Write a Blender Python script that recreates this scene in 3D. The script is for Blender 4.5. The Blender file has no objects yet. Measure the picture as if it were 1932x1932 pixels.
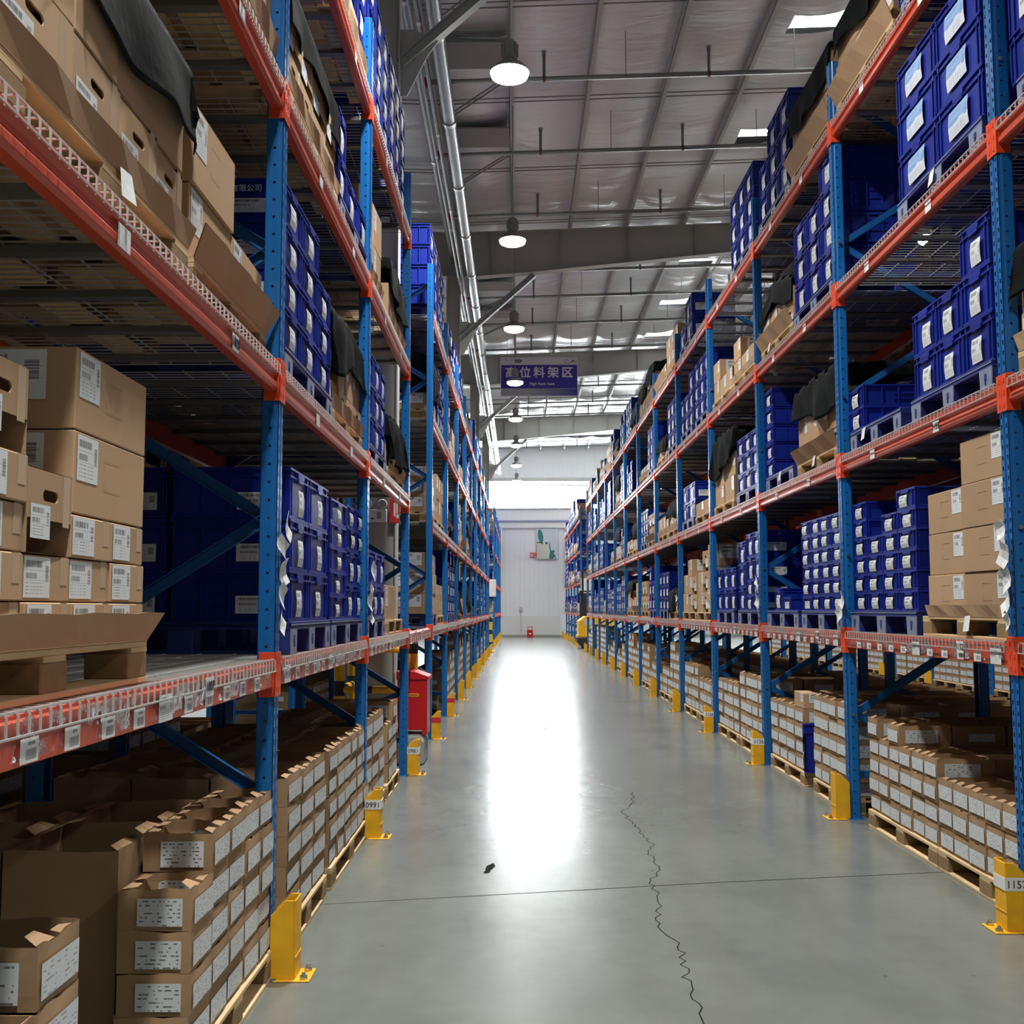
import bpy, bmesh, math, random
import numpy as np
from mathutils import Matrix, Vector
random.seed(11)
PI = math.pi
SC = bpy.context.scene
COL = SC.collection

# ---------------------------------------------------------------- camera
F_PX, PITCH, YAW, ROLL, CAM_H = 2080.0, .0877, -.0061, .0018, 1.464
def cam_rows():
    c, s = math.cos(YAW), math.sin(YAW); A = np.array([[c, -s, 0], [s, c, 0], [0, 0, 1]])
    c, s = math.cos(PITCH), math.sin(PITCH); B = np.array([[1, 0, 0], [0, c, s], [0, -s, c]])
    c, s = math.cos(ROLL), math.sin(ROLL); C = np.array([[c, 0, -s], [0, 1, 0], [s, 0, c]])
    return C @ B @ A
CM = cam_rows()
def project(X, Y, Z):
    v = CM @ np.array([X, Y, Z - CAM_H])
    if v[1] < .2: return None
    return 966 + F_PX * v[0] / v[1], 966 - F_PX * v[2] / v[1], v[1]
cam = bpy.data.cameras.new('camera'); cam_ob = bpy.data.objects.new('camera', cam); COL.objects.link(cam_ob)
cam.sensor_width = 36; cam.lens = 36 * F_PX / 1932; cam.clip_start = .05; cam.clip_end = 200
cam_ob.matrix_world = Matrix(((CM[0][0], CM[2][0], -CM[1][0], 0), (CM[0][1], CM[2][1], -CM[1][1], 0),
                              (CM[0][2], CM[2][2], -CM[1][2], CAM_H), (0, 0, 0, 1)))
SC.camera = cam_ob
# ---------------------------------------------------------------- world, exposure
W = bpy.data.worlds.new('world'); SC.world = W; W.use_nodes = True
W.node_tree.nodes['Background'].inputs[0].default_value = (.75, .85, 1, 1)
W.node_tree.nodes['Background'].inputs[1].default_value = 1.0
vs = SC.view_settings
vs.view_transform = 'Standard'; vs.look = 'None'; vs.gamma = 1; vs.use_curve_mapping = False
vs.exposure = 0.08
SC.cycles.use_denoising = True
SC.cycles.max_bounces = 6; SC.cycles.diffuse_bounces = 2; SC.cycles.glossy_bounces = 3
SC.cycles.transparent_max_bounces = 8; SC.cycles.sample_clamp_indirect = 6
SC.cycles.caustics_reflective = False; SC.cycles.caustics_refractive = False
LAMP_W = 245.0        # watts of each high bay lamp
WINDOW_E = 38.0        # glow of the daylight band in the end wall
SKY_E = 3.2           # glow of the daylit roof panels

# ---------------------------------------------------------------- materials
MATS = {}
def nmat(name):
    m = bpy.data.materials.new(name); m.use_nodes = True
    nt = m.node_tree; b = nt.nodes['Principled BSDF']
    return m, nt, b
def N(nt, t, **kw):
    n = nt.nodes.new(t)
    for k, v in kw.items(): setattr(n, k, v)
    return n
def math_n(nt, op, a, b=None, c=None):
    n = nt.nodes.new('ShaderNodeMath'); n.operation = op
    for i, v in enumerate((a, b, c)):
        if v is None: continue
        if isinstance(v, (int, float)): n.inputs[i].default_value = v
        else: nt.links.new(v, n.inputs[i])
    return n.outputs[0]
def simple(name, col, rough=.5, metal=0, var=0, noise=0, nscale=8, bump=0, bscale=30, spec=.5, rand=0, stretch=None):
    m, nt, b = nmat(name)
    b.inputs['Base Color'].default_value = (*col, 1); b.inputs['Roughness'].default_value = rough
    b.inputs['Metallic'].default_value = metal; b.inputs['Specular IOR Level'].default_value = spec
    tc = N(nt, 'ShaderNodeTexCoord'); src = tc.outputs['Object']
    if stretch:
        mp = N(nt, 'ShaderNodeMapping'); mp.inputs['Scale'].default_value = stretch
        nt.links.new(src, mp.inputs[0]); src = mp.outputs[0]
    hsv = None
    if noise or rand:
        hsv = N(nt, 'ShaderNodeHueSaturation'); hsv.inputs['Color'].default_value = (*col, 1)
        val = None
        if noise:
            nz = N(nt, 'ShaderNodeTexNoise'); nz.inputs['Scale'].default_value = nscale; nz.inputs['Detail'].default_value = 5
            nt.links.new(src, nz.inputs['Vector'])
            val = math_n(nt, 'MULTIPLY_ADD', nz.outputs['Fac'], noise * 2, 1 - noise)
        if rand:
            oi = N(nt, 'ShaderNodeObjectInfo')
            r = math_n(nt, 'MULTIPLY_ADD', oi.outputs['Random'], rand * 2, 1 - rand)
            val = r if val is None else math_n(nt, 'MULTIPLY', val, r)
        nt.links.new(val, hsv.inputs['Value']); nt.links.new(hsv.outputs[0], b.inputs['Base Color'])
    if bump:
        bz = N(nt, 'ShaderNodeTexNoise'); bz.inputs['Scale'].default_value = bscale; bz.inputs['Detail'].default_value = 3
        nt.links.new(src, bz.inputs['Vector'])
        bp = N(nt, 'ShaderNodeBump'); bp.inputs['Strength'].default_value = bump; bp.inputs['Distance'].default_value = .01
        nt.links.new(bz.outputs['Fac'], bp.inputs['Height']); nt.links.new(bp.outputs[0], b.inputs['Normal'])
    MATS[name] = m
    return m
def emit(name, col, e):
    m, nt, b = nmat(name)
    b.inputs['Base Color'].default_value = (*col, 1); b.inputs['Emission Color'].default_value = (*col, 1)
    b.inputs['Emission Strength'].default_value = e
    MATS[name] = m; return m

M_BLUE = simple('blue_enamel', (.008, .13, .40), .32, noise=.12, nscale=6)
M_BRACE = simple('blue_brace', (.006, .10, .32), .4)
M_ORANGE = simple('orange_enamel', (.60, .085, .040), .28, noise=.10, nscale=5, bump=.15, bscale=14, stretch=(1, .25, 1))
M_CONN = simple('orange_connector', (.78, .075, .022), .35, noise=.08)
M_ZINC = simple('zinc', (.60, .61, .59), .38, metal=.35, noise=.15)
M_ZINCD = simple('zinc_dull', (.22, .225, .22), .5, metal=.5, noise=.15)
M_STEEL = simple('bare_steel', (.55, .55, .55), .3, metal=1)
M_CRATE = simple('blue_plastic', (.006, .019, .235), .42, noise=.10, nscale=4, rand=.18, spec=.28)
M_PALB = simple('blue_pallet_plastic', (.016, .032, .21), .45, noise=.2, nscale=9, rand=.1)
M_PALG = simple('scuffed_blue_plastic', (.20, .24, .34), .5, noise=.3, nscale=25)
M_KRAFT = simple('kraft_board', (.44, .29, .17), .75, noise=.10, nscale=3, rand=.12, spec=.25)
M_KRAFTD = simple('kraft_board_dark', (.35, .225, .125), .8, noise=.14, nscale=5, rand=.12, spec=.2)
M_TAPE = simple('kraft_tape', (.50, .36, .23), .35)
M_WOOD = simple('pallet_wood', (.60, .44, .25), .75, noise=.25, nscale=6, rand=.1, stretch=(4, 1, 4), spec=.25)
M_WOODB = simple('pallet_chipboard', (.29, .195, .10), .85, noise=.3, nscale=40, rand=.1, spec=.2)
M_CLOTH = simple('black_cloth', (.0045, .0060, .0060), .75, noise=.25, nscale=10, bump=.3, bscale=18, spec=.07)
M_YEL = simple('yellow_paint', (.80, .42, .010), .5, noise=.25, nscale=14)
M_BLK = simple('black_rubber', (.015, .015, .016), .6)
M_RED = simple('red_paint', (.55, .012, .015), .35)
M_WHITE = simple('white_paint', (.75, .76, .74), .5)
M_GREYP = simple('grey_paint', (.33, .33, .31), .55, noise=.06)
M_RAFT = simple('rafter_paint', (.48, .48, .44), .6, noise=.06, nscale=2)
M_PURL = simple('purlin_zinc', (.55, .55, .53), .5, metal=.1, noise=.08)
M_BRKT = simple('brace_paint', (.46, .49, .46), .5, noise=.1)
M_PIPE = simple('galvanised_pipe', (.27, .28, .28), .34, metal=.8, noise=.1)
M_PIPEG = simple('grey_pipe', (.30, .31, .31), .4, metal=.4)
M_CONCB = simple('cast_concrete', (.34, .34, .32), .85, noise=.2, nscale=12, bump=.3)
M_INK = simple('black_ink', (.03, .03, .035), .6)
M_WINK = simple('white_ink', (.88, .88, .92), .5)
M_PAPERP = simple('plain_paper', (.72, .74, .74), .6, noise=.05, nscale=20, bump=.4, bscale=15)
M_LAMP = emit('lamp_glass', (1, .99, .96), 25)
M_SKYL = emit('daylit_panel', (.93, .97, 1), SKY_E)
M_WIN = emit('daylight_band', (.92, .97, 1), WINDOW_E)
M_DISTANT = simple('sign_red', (.62, .03, .04), .5)
M_BANB = simple('banner_blue', (.06, .045, .42), .45)
M_BANL = simple('banner_white', (.85, .86, .90), .5)
M_GRN = simple('poster_green', (.035, .17, .16), .6)
M_CREAM = simple('poster_cream', (.62, .60, .50), .6)
M_PALE = simple('poster_pale', (.58, .64, .66), .6)
M_WALLP = None

def label_mat(name, base, ink=.12, blue=False, block=False):
    """white sticker with bar codes and print lines, drawn by its uv"""
    m, nt, b = nmat(name)
    uv = N(nt, 'ShaderNodeUVMap'); sp = N(nt, 'ShaderNodeSeparateXYZ'); nt.links.new(uv.outputs[0], sp.inputs[0])
    u, v = sp.outputs[0], sp.outputs[1]
    oi = N(nt, 'ShaderNodeObjectInfo'); rnd = math_n(nt, 'MULTIPLY', oi.outputs['Random'], 40)
    def rect(u0, u1, v0, v1):
        a = math_n(nt, 'MULTIPLY', math_n(nt, 'GREATER_THAN', u, u0), math_n(nt, 'LESS_THAN', u, u1))
        c = math_n(nt, 'MULTIPLY', math_n(nt, 'GREATER_THAN', v, v0), math_n(nt, 'LESS_THAN', v, v1))
        return math_n(nt, 'MULTIPLY', a, c)
    def bars(src, sc, th):
        cmb = N(nt, 'ShaderNodeCombineXYZ'); nt.links.new(math_n(nt, 'MULTIPLY', src, sc), cmb.inputs[0]); nt.links.new(rnd, cmb.inputs[1])
        nz = N(nt, 'ShaderNodeTexNoise'); nz.inputs['Scale'].default_value = 1; nz.inputs['Detail'].default_value = 2
        nt.links.new(cmb.outputs[0], nz.inputs['Vector'])
        return math_n(nt, 'GREATER_THAN', nz.outputs['Fac'], th)
    k1 = math_n(nt, 'MULTIPLY', rect(.08, .68, .74, .90), bars(u, 60, .44))
    k2 = math_n(nt, 'MULTIPLY', rect(.08, .48, .46, .60), bars(u, 70, .46))
    k3 = math_n(nt, 'MULTIPLY', rect(.82, .94, .40, .80), bars(v, 60, .46))
    ln = math_n(nt, 'MULTIPLY', rect(.06, .78, .08, .40), math_n(nt, 'GREATER_THAN', math_n(nt, 'SINE', math_n(nt, 'MULTIPLY', v, 75)), .72))
    ln = math_n(nt, 'MULTIPLY', ln, bars(u, 22, .5))
    rule = math_n(nt, 'MAXIMUM', rect(.03, .97, .655, .67), rect(.03, .97, .415, .428))
    k = math_n(nt, 'MAXIMUM', math_n(nt, 'MAXIMUM', k1, k2), math_n(nt, 'MAXIMUM', k3, ln))
    k = math_n(nt, 'MAXIMUM', k, math_n(nt, 'MULTIPLY', rule, .6))
    if block: k = math_n(nt, 'MAXIMUM', math_n(nt, 'MULTIPLY', rect(.30, .90, .12, .55), math_n(nt, 'MULTIPLY_ADD', bars(u, 40, .5), .35, .6)), math_n(nt, 'MULTIPLY', rect(.4, .8, .70, .84), bars(u, 30, .42)))
    mx = N(nt, 'ShaderNodeMix', data_type='RGBA'); mx.inputs['A'].default_value = (*base, 1); mx.inputs['B'].default_value = (ink, ink, ink * 1.05, 1)
    nt.links.new(math_n(nt, 'MULTIPLY', k, .85), mx.inputs['Factor'])
    out = mx.outputs['Result']
    if blue:
        m2 = N(nt, 'ShaderNodeMix', data_type='RGBA'); m2.inputs['B'].default_value = (.16, .32, .62, 1)
        nz = N(nt, 'ShaderNodeTexNoise'); nz.inputs['Scale'].default_value = 2.2; nt.links.new(uv.outputs[0], nz.inputs['Vector'])
        f = math_n(nt, 'GREATER_THAN', math_n(nt, 'ADD', v, math_n(nt, 'MULTIPLY', nz.outputs['Fac'], .5)), .72)
        nt.links.new(math_n(nt, 'MULTIPLY', f, .8), m2.inputs['Factor']); nt.links.new(out, m2.inputs['A']); out = m2.outputs['Result']
    nt.links.new(out, b.inputs['Base Color']); b.inputs['Roughness'].default_value = .45
    MATS[name] = m
    return m
M_LABEL = label_mat('printed_label', (.70, .74, .75))
M_LABELB = label_mat('printed_label_blue', (.62, .68, .76), blue=True)
M_SHELFL = label_mat('shelf_label', (.78, .80, .80), .10, block=True)
def text_label_mat(name, strong):
    m, nt, b = nmat(name)
    uv = N(nt, 'ShaderNodeUVMap'); sp = N(nt, 'ShaderNodeSeparateXYZ'); nt.links.new(uv.outputs[0], sp.inputs[0])
    u, v = sp.outputs[0], sp.outputs[1]
    rows = math_n(nt, 'GREATER_THAN', math_n(nt, 'SINE', math_n(nt, 'MULTIPLY', v, 44)), .35)
    cmb = N(nt, 'ShaderNodeCombineXYZ'); nt.links.new(math_n(nt, 'MULTIPLY', u, 9), cmb.inputs[0])
    nt.links.new(math_n(nt, 'FLOOR', math_n(nt, 'MULTIPLY', v, 7)), cmb.inputs[1])
    oi = N(nt, 'ShaderNodeObjectInfo'); nt.links.new(math_n(nt, 'MULTIPLY', oi.outputs['Random'], 9), cmb.inputs[2])
    nz = N(nt, 'ShaderNodeTexNoise'); nz.inputs['Scale'].default_value = 1; nz.inputs['Detail'].default_value = 3; nt.links.new(cmb.outputs[0], nz.inputs['Vector'])
    k = math_n(nt, 'MULTIPLY', rows, math_n(nt, 'GREATER_THAN', nz.outputs['Fac'], .53 if strong else .53))
    edge = math_n(nt, 'MULTIPLY', math_n(nt, 'GREATER_THAN', u, .05), math_n(nt, 'LESS_THAN', u, .95))
    k = math_n(nt, 'MULTIPLY', math_n(nt, 'MULTIPLY', k, edge), .8 if strong else .5)
    mx = N(nt, 'ShaderNodeMix', data_type='RGBA'); mx.inputs['A'].default_value = (.62, .655, .67, 1); mx.inputs['B'].default_value = (.03, .035, .05, 1)
    nt.links.new(k, mx.inputs['Factor']); nt.links.new(mx.outputs['Result'], b.inputs['Base Color']); b.inputs['Roughness'].default_value = .55
    return m
M_TEXTL = text_label_mat('shipping_text_label', False); M_TEXTS = text_label_mat('shipping_text_label_bold', True)
def post_mat():
    """blue enamel with punched slots: real openings through the sheet"""
    m, nt, b = nmat('punched_blue_post')
    tc = N(nt, 'ShaderNodeTexCoord'); sp = N(nt, 'ShaderNodeSeparateXYZ'); nt.links.new(tc.outputs['Object'], sp.inputs[0])
    x, y, z = sp.outputs
    gn = N(nt, 'ShaderNodeSeparateXYZ'); nt.links.new(tc.outputs['Normal'], gn.inputs[0])
    side = math_n(nt, 'GREATER_THAN', math_n(nt, 'ABSOLUTE', gn.outputs[1]), .7)
    zz = math_n(nt, 'SUBTRACT', math_n(nt, 'FRACT', math_n(nt, 'MULTIPLY', z, 1 / .075)), .5)
    dz = math_n(nt, 'MULTIPLY', zz, .075)
    dx = math_n(nt, 'SUBTRACT', x, .034)
    r2 = math_n(nt, 'ADD', math_n(nt, 'MULTIPLY', dz, dz), math_n(nt, 'MULTIPLY', dx, dx))
    hole = math_n(nt, 'MULTIPLY', math_n(nt, 'LESS_THAN', r2, .0055 ** 2), side)
    z2 = math_n(nt, 'ABSOLUTE', math_n(nt, 'SUBTRACT', math_n(nt, 'FRACT', math_n(nt, 'MULTIPLY', z, 1 / .05)), .5))
    yy = math_n(nt, 'ABSOLUTE', math_n(nt, 'SUBTRACT', math_n(nt, 'ABSOLUTE', y), .026))
    slot = math_n(nt, 'MULTIPLY', math_n(nt, 'LESS_THAN', z2, .22), math_n(nt, 'LESS_THAN', yy, .006))
    frontf = math_n(nt, 'GREATER_THAN', math_n(nt, 'ABSOLUTE', gn.outputs[0]), .7)
    slot = math_n(nt, 'MULTIPLY', slot, frontf)
    a = math_n(nt, 'SUBTRACT', 1, math_n(nt, 'MAXIMUM', hole, slot))
    nt.links.new(a, b.inputs['Alpha'])
    b.inputs['Base Color'].default_value = (.008, .13, .40, 1); b.inputs['Roughness'].default_value = .3
    return m
M_POST = post_mat()
def sleeve_mat():
    m, nt, b = nmat('clear_sleeve'); out = nt.nodes['Material Output']; nt.nodes.remove(b)
    tc = N(nt, 'ShaderNodeTexCoord'); nz = N(nt, 'ShaderNodeTexNoise'); nz.inputs['Scale'].default_value = 26; nz.inputs['Detail'].default_value = 4
    nt.links.new(tc.outputs['Object'], nz.inputs['Vector'])
    bp = N(nt, 'ShaderNodeBump'); bp.inputs['Strength'].default_value = 1; bp.inputs['Distance'].default_value = .03
    nt.links.new(nz.outputs['Fac'], bp.inputs['Height'])
    g = N(nt, 'ShaderNodeBsdfGlossy'); g.inputs['Roughness'].default_value = .10; nt.links.new(bp.outputs[0], g.inputs['Normal'])
    tr = N(nt, 'ShaderNodeBsdfTransparent'); mx = N(nt, 'ShaderNodeMixShader'); fr = N(nt, 'ShaderNodeFresnel'); fr.inputs[0].default_value = 1.5
    n2 = N(nt, 'ShaderNodeTexNoise'); n2.inputs['Scale'].default_value = 9; nt.links.new(tc.outputs['Object'], n2.inputs['Vector'])
    pt = math_n(nt, 'MULTIPLY_ADD', math_n(nt, 'GREATER_THAN', n2.outputs['Fac'], .54), .75, .12)
    nt.links.new(math_n(nt, 'MULTIPLY', math_n(nt, 'MULTIPLY_ADD', fr.outputs[0], .9, .02), pt), mx.inputs[0]); nt.links.new(tr.outputs[0], mx.inputs[1]); nt.links.new(g.outputs[0], mx.inputs[2])
    nt.links.new(mx.outputs[0], out.inputs['Surface'])
    return m
M_SLEEVE = sleeve_mat()
def floor_mat():
    m, nt, b = nmat('polished_concrete')
    tc = N(nt, 'ShaderNodeTexCoord'); P = tc.outputs['Object']
    def noise(sc, det, stretch=None, rough=.55):
        src = P
        if stretch:
            mp = N(nt, 'ShaderNodeMapping'); mp.inputs['Scale'].default_value = stretch; nt.links.new(P, mp.inputs[0]); src = mp.outputs[0]
        n = N(nt, 'ShaderNodeTexNoise'); n.inputs['Scale'].default_value = sc; n.inputs['Detail'].default_value = det
        n.inputs['Roughness'].default_value = rough
        nt.links.new(src, n.inputs['Vector']); return n.outputs['Fac']
    big = noise(.8, 5); fine = noise(9, 6); wear = noise(1.6, 6, (2.2, .7, 1))
    val = math_n(nt, 'ADD', math_n(nt, 'MULTIPLY', big, .55), math_n(nt, 'MULTIPLY', fine, .22))
    val = math_n(nt, 'ADD', val, math_n(nt, 'MULTIPLY', wear, .42))
    val = math_n(nt, 'ADD', val, .43)
    hsv = N(nt, 'ShaderNodeHueSaturation'); hsv.inputs['Color'].default_value = (.155, .168, .153, 1); nt.links.new(val, hsv.inputs['Value'])
    # small dark scuffs
    sc = noise(14, 2, (1, .6, 1)); spots = math_n(nt, 'GREATER_THAN', sc, .765)
    mx = N(nt, 'ShaderNodeMix', data_type='RGBA'); mx.inputs['B'].default_value = (.06, .065, .06, 1)
    nt.links.new(math_n(nt, 'MULTIPLY', spots, .5), mx.inputs['Factor']); nt.links.new(hsv.outputs[0], mx.inputs['A'])
    nt.links.new(mx.outputs['Result'], b.inputs['Base Color'])
    rg = noise(2.2, 6, (1.6, 1, 1)); nt.links.new(math_n(nt, 'MULTIPLY_ADD', rg, .17, .15), b.inputs['Roughness'])
    bz = noise(5, 6); bp = N(nt, 'ShaderNodeBump'); bp.inputs['Strength'].default_value = .12; bp.inputs['Distance'].default_value = .01
    nt.links.new(bz, bp.inputs['Height']); nt.links.new(bp.outputs[0], b.inputs['Normal'])
    b.inputs['Specular IOR Level'].default_value = .55
    return m
M_FLOOR = floor_mat()
def roof_mat():
    m, nt, b = nmat('foil_insulation')
    tc = N(nt, 'ShaderNodeTexCoord')
    mp = N(nt, 'ShaderNodeMapping'); mp.inputs['Scale'].default_value = (.55, 2.2, 1); nt.links.new(tc.outputs['Object'], mp.inputs[0])
    nz = N(nt, 'ShaderNodeTexNoise'); nz.inputs['Scale'].default_value = 1.6; nz.inputs['Detail'].default_value = 4; nz.inputs['Distortion'].default_value = .6
    nt.links.new(mp.outputs[0], nz.inputs['Vector'])
    bp = N(nt, 'ShaderNodeBump'); bp.inputs['Strength'].default_value = .55; bp.inputs['Distance'].default_value = .07
    nt.links.new(nz.outputs['Fac'], bp.inputs['Height']); nt.links.new(bp.outputs[0], b.inputs['Normal'])
    b.inputs['Base Color'].default_value = (.90, .91, .92, 1); b.inputs['Metallic'].default_value = .15; b.inputs['Roughness'].default_value = .33
    return m
M_ROOF = roof_mat()
def wall_mat():
    m, nt, b = nmat('ribbed_wall_panel')
    tc = N(nt, 'ShaderNodeTexCoord'); sp = N(nt, 'ShaderNodeSeparateXYZ'); nt.links.new(tc.outputs['Object'], sp.inputs[0])
    s = math_n(nt, 'ADD', sp.outputs[0], sp.outputs[1])
    f = math_n(nt, 'ABSOLUTE', math_n(nt, 'SUBTRACT', math_n(nt, 'FRACT', math_n(nt, 'MULTIPLY', s, 1 / .25)), .5))
    g = math_n(nt, 'LESS_THAN', f, .06)
    bp = N(nt, 'ShaderNodeBump'); bp.inputs['Strength'].default_value = 1; bp.inputs['Distance'].default_value = .03; bp.invert = True
    nt.links.new(g, bp.inputs['Height']); nt.links.new(bp.outputs[0], b.inputs['Normal'])
    b.inputs['Base Color'].default_value = (.84, .86, .86, 1); b.inputs['Roughness'].default_value = .5
    return m
M_WALLP = wall_mat()

# ---------------------------------------------------------------- mesh helpers
class MB:
    """collects boxes, prisms and tubes for ONE mesh"""
    def __init__(s): s.v = []; s.f = []; s.m = []; s.uv = {}
    def box(s, x0, x1, y0, y1, z0, z1, mi=0, M=None):
        n = len(s.v)
        p = [Vector((x, y, z)) for x in (x0, x1) for y in (y0, y1) for z in (z0, z1)]
        if M is not None: p = [M @ q for q in p]
        s.v += [tuple(q) for q in p]
        for a in ((0, 1, 3, 2), (4, 6, 7, 5), (0, 4, 5, 1), (2, 3, 7, 6), (0, 2, 6, 4), (1, 5, 7, 3)):
            s.f.append(tuple(n + i for i in a)); s.m.append(mi)
        return s
    def quad(s, pts, mi=0, uv=False):
        n = len(s.v); s.v += [tuple(p) for p in pts]; s.f.append(tuple(range(n, n + len(pts)))); s.m.append(mi)
        if uv: s.uv[len(s.f) - 1] = [(0, 0), (1, 0), (1, 1), (0, 1)]
        return s
    def prism(s, pts, y0, y1, mi=0, axis='y', M=None):
        """closed outline extruded; pts are (x,z) for axis y, (y,z) for axis x, (x,y) for axis z"""
        n = len(s.v); k = len(pts)
        def mk(a, b, t): return {'y': (a, t, b), 'x': (t, a, b), 'z': (a, b, t)}[axis]
        for t in (y0, y1):
            for a, b in pts:
                q = Vector(mk(a, b, t)); q = M @ q if M is not None else q
                s.v.append(tuple(q))
        for i in range(k):
            j = (i + 1) % k; s.f.append((n + i, n + j, n + k + j, n + k + i)); s.m.append(mi)
        s.f.append(tuple(n + i for i in reversed(range(k)))); s.m.append(mi)
        s.f.append(tuple(n + k + i for i in range(k))); s.m.append(mi)
        return s
    def tube(s, p, q, r, seg=10, mi=0, r2=None, cap=True):
        p, q = Vector(p), Vector(q); d = (q - p).normalized()
        a = d.orthogonal().normalized(); b = d.cross(a); n = len(s.v); r2 = r if r2 is None else r2
        for c, rr in ((p, r), (q, r2)):
            for i in range(seg):
                t = 2 * PI * i / seg; s.v.append(tuple(c + (a * math.cos(t) + b * math.sin(t)) * rr))
        for i in range(seg):
            j = (i + 1) % seg; s.f.append((n + i, n + j, n + seg + j, n + seg + i)); s.m.append(mi)
        if cap:
            s.f.append(tuple(n + i for i in reversed(range(seg)))); s.m.append(mi)
            s.f.append(tuple(n + seg + i for i in range(seg))); s.m.append(mi)
        return s
    def lathe(s, prof, seg=20, mi=0, c=(0, 0)):
        n = len(s.v)
        for r, z in prof:
            for i in range(seg):
                t = 2 * PI * i / seg; s.v.append((c[0] + r * math.cos(t), c[1] + r * math.sin(t), z))
        for k in range(len(prof) - 1):
            for i in range(seg):
                j = (i + 1) % seg; s.f.append((n + k * seg + i, n + k * seg + j, n + (k + 1) * seg + j, n + (k + 1) * seg + i)); s.m.append(mi)
        return s
    def mesh(s, name, mats, bevel=0, smooth=False, fix=True):
        me = bpy.data.meshes.new(name); me.from_pydata(s.v, [], s.f)
        if not isinstance(mats, (list, tuple)): mats = [mats]
        for m in mats: me.materials.append(m)
        if len(mats) > 1: me.polygons.foreach_set('material_index', s.m)
        if s.uv:
            ul = me.uv_layers.new(name='UVMap')
            for fi, uvs in s.uv.items():
                for li, c in zip(me.polygons[fi].loop_indices, uvs): ul.data[li].uv = c
        if fix or bevel:
            bm = bmesh.new(); bm.from_mesh(me)
            if bevel:
                es = [e for e in bm.edges if len(e.link_faces) == 2 and e.calc_face_angle(0) > .6]
                bmesh.ops.bevel(bm, geom=es, offset=bevel, segments=1, affect='EDGES', profile=.7, clamp_overlap=True)
            if not s.uv: bmesh.ops.recalc_face_normals(bm, faces=bm.faces)
            bm.to_mesh(me); bm.free()
        if smooth:
            me.polygons.foreach_set('use_smooth', [True] * len(me.polygons))
            try: me.set_sharp_from_angle(angle=.6)
            except Exception: pass
        return me
def ob(name, data, parent=None, loc=None, rz=0, mat=None):
    o = bpy.data.objects.new(name, data); COL.objects.link(o)
    if parent: o.parent = parent
    if loc is not None: o.location = loc
    if rz: o.rotation_euler = (0, 0, rz)
    return o
def tag(o, label=None, cat=None, group=None, kind=None):
    if label: o['label'] = label
    if cat: o['category'] = cat
    if group: o['group'] = group
    if kind: o['kind'] = kind
    return o
def structure(name, me, label=None):
    o = ob(name, me); o['kind'] = 'structure'
    if label: o['label'] = label
    return o
def copy_thing(src, loc, rz):
    r = src.copy(); COL.objects.link(r); r.location = loc; r.rotation_euler = (0, 0, rz)
    for ch in src.children:
        c = ch.copy(); COL.objects.link(c); c.parent = r
        for g in ch.children:
            d = g.copy(); COL.objects.link(d); d.parent = c
    return r
CACHE = {}
def cached(key, fn):
    if key not in CACHE: CACHE[key] = fn()
    return CACHE[key]
def text_mesh(s, size, mat, extrude=.0008, align='CENTER', bold=0):
    cu = bpy.data.curves.new('lettering', 'FONT'); cu.body = s; cu.size = size; cu.extrude = extrude
    cu.align_x = align; cu.align_y = 'CENTER'; cu.offset = bold
    o = bpy.data.objects.new('lettering', cu); COL.objects.link(o)
    dg = bpy.context.evaluated_depsgraph_get()
    me = bpy.data.meshes.new_from_object(o.evaluated_get(dg))
    bpy.data.objects.remove(o); bpy.data.curves.remove(cu)
    me.materials.clear(); me.materials.append(mat)
    return me
def lettering(s, size, mat, parent, loc, face, bold=0, name='lettering'):
    """face: '-y' reads towards the camera, '-x' / '+x' reads from that side"""
    me = cached(('txt', s, size, mat.name, bold), lambda: text_mesh(s, size, mat, bold=bold))
    o = ob(name, me, parent, loc)
    o.rotation_euler = {'-y': (PI / 2, 0, 0), '-x': (PI / 2, 0, -PI / 2), '+x': (PI / 2, 0, PI / 2), '+y': (PI / 2, 0, PI)}[face]
    return o

def thick_lettering(s, size, mat, parent, loc, w, name='character'):
    me = text_mesh(s, size, mat); bm = bmesh.new()
    for dx, dy in ((0, 0), (w, 0), (-w, 0), (0, w), (0, -w), (w * .7, w * .7), (-w * .7, w * .7), (w * .7, -w * .7), (-w * .7, -w * .7)):
        m2 = me.copy(); m2.transform(Matrix.Translation((dx, dy, .0012 * abs(dx) / w + .0007 * (dy / w) + .0004 * dx / w))); bm.from_mesh(m2); bpy.data.meshes.remove(m2)
    bm.to_mesh(me); bm.free()
    o = ob(name, me, parent, loc); o.rotation_euler = (PI / 2, 0, 0); return o
ORD = ['zeroth', 'first', 'second', 'third', 'fourth', 'fifth', 'sixth', 'seventh', 'eighth', 'ninth', 'tenth', 'eleventh', 'twelfth', 'thirteenth', 'fourteenth', 'fifteenth', 'sixteenth', 'seventeenth', 'eighteenth', 'nineteenth', 'twentieth']
SIDE = {'L': 'fire-box side', 'R': 'forklift side'}
LEVELN = ['floor', 'first shelf', 'second shelf', 'third shelf', 'top shelf']

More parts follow.
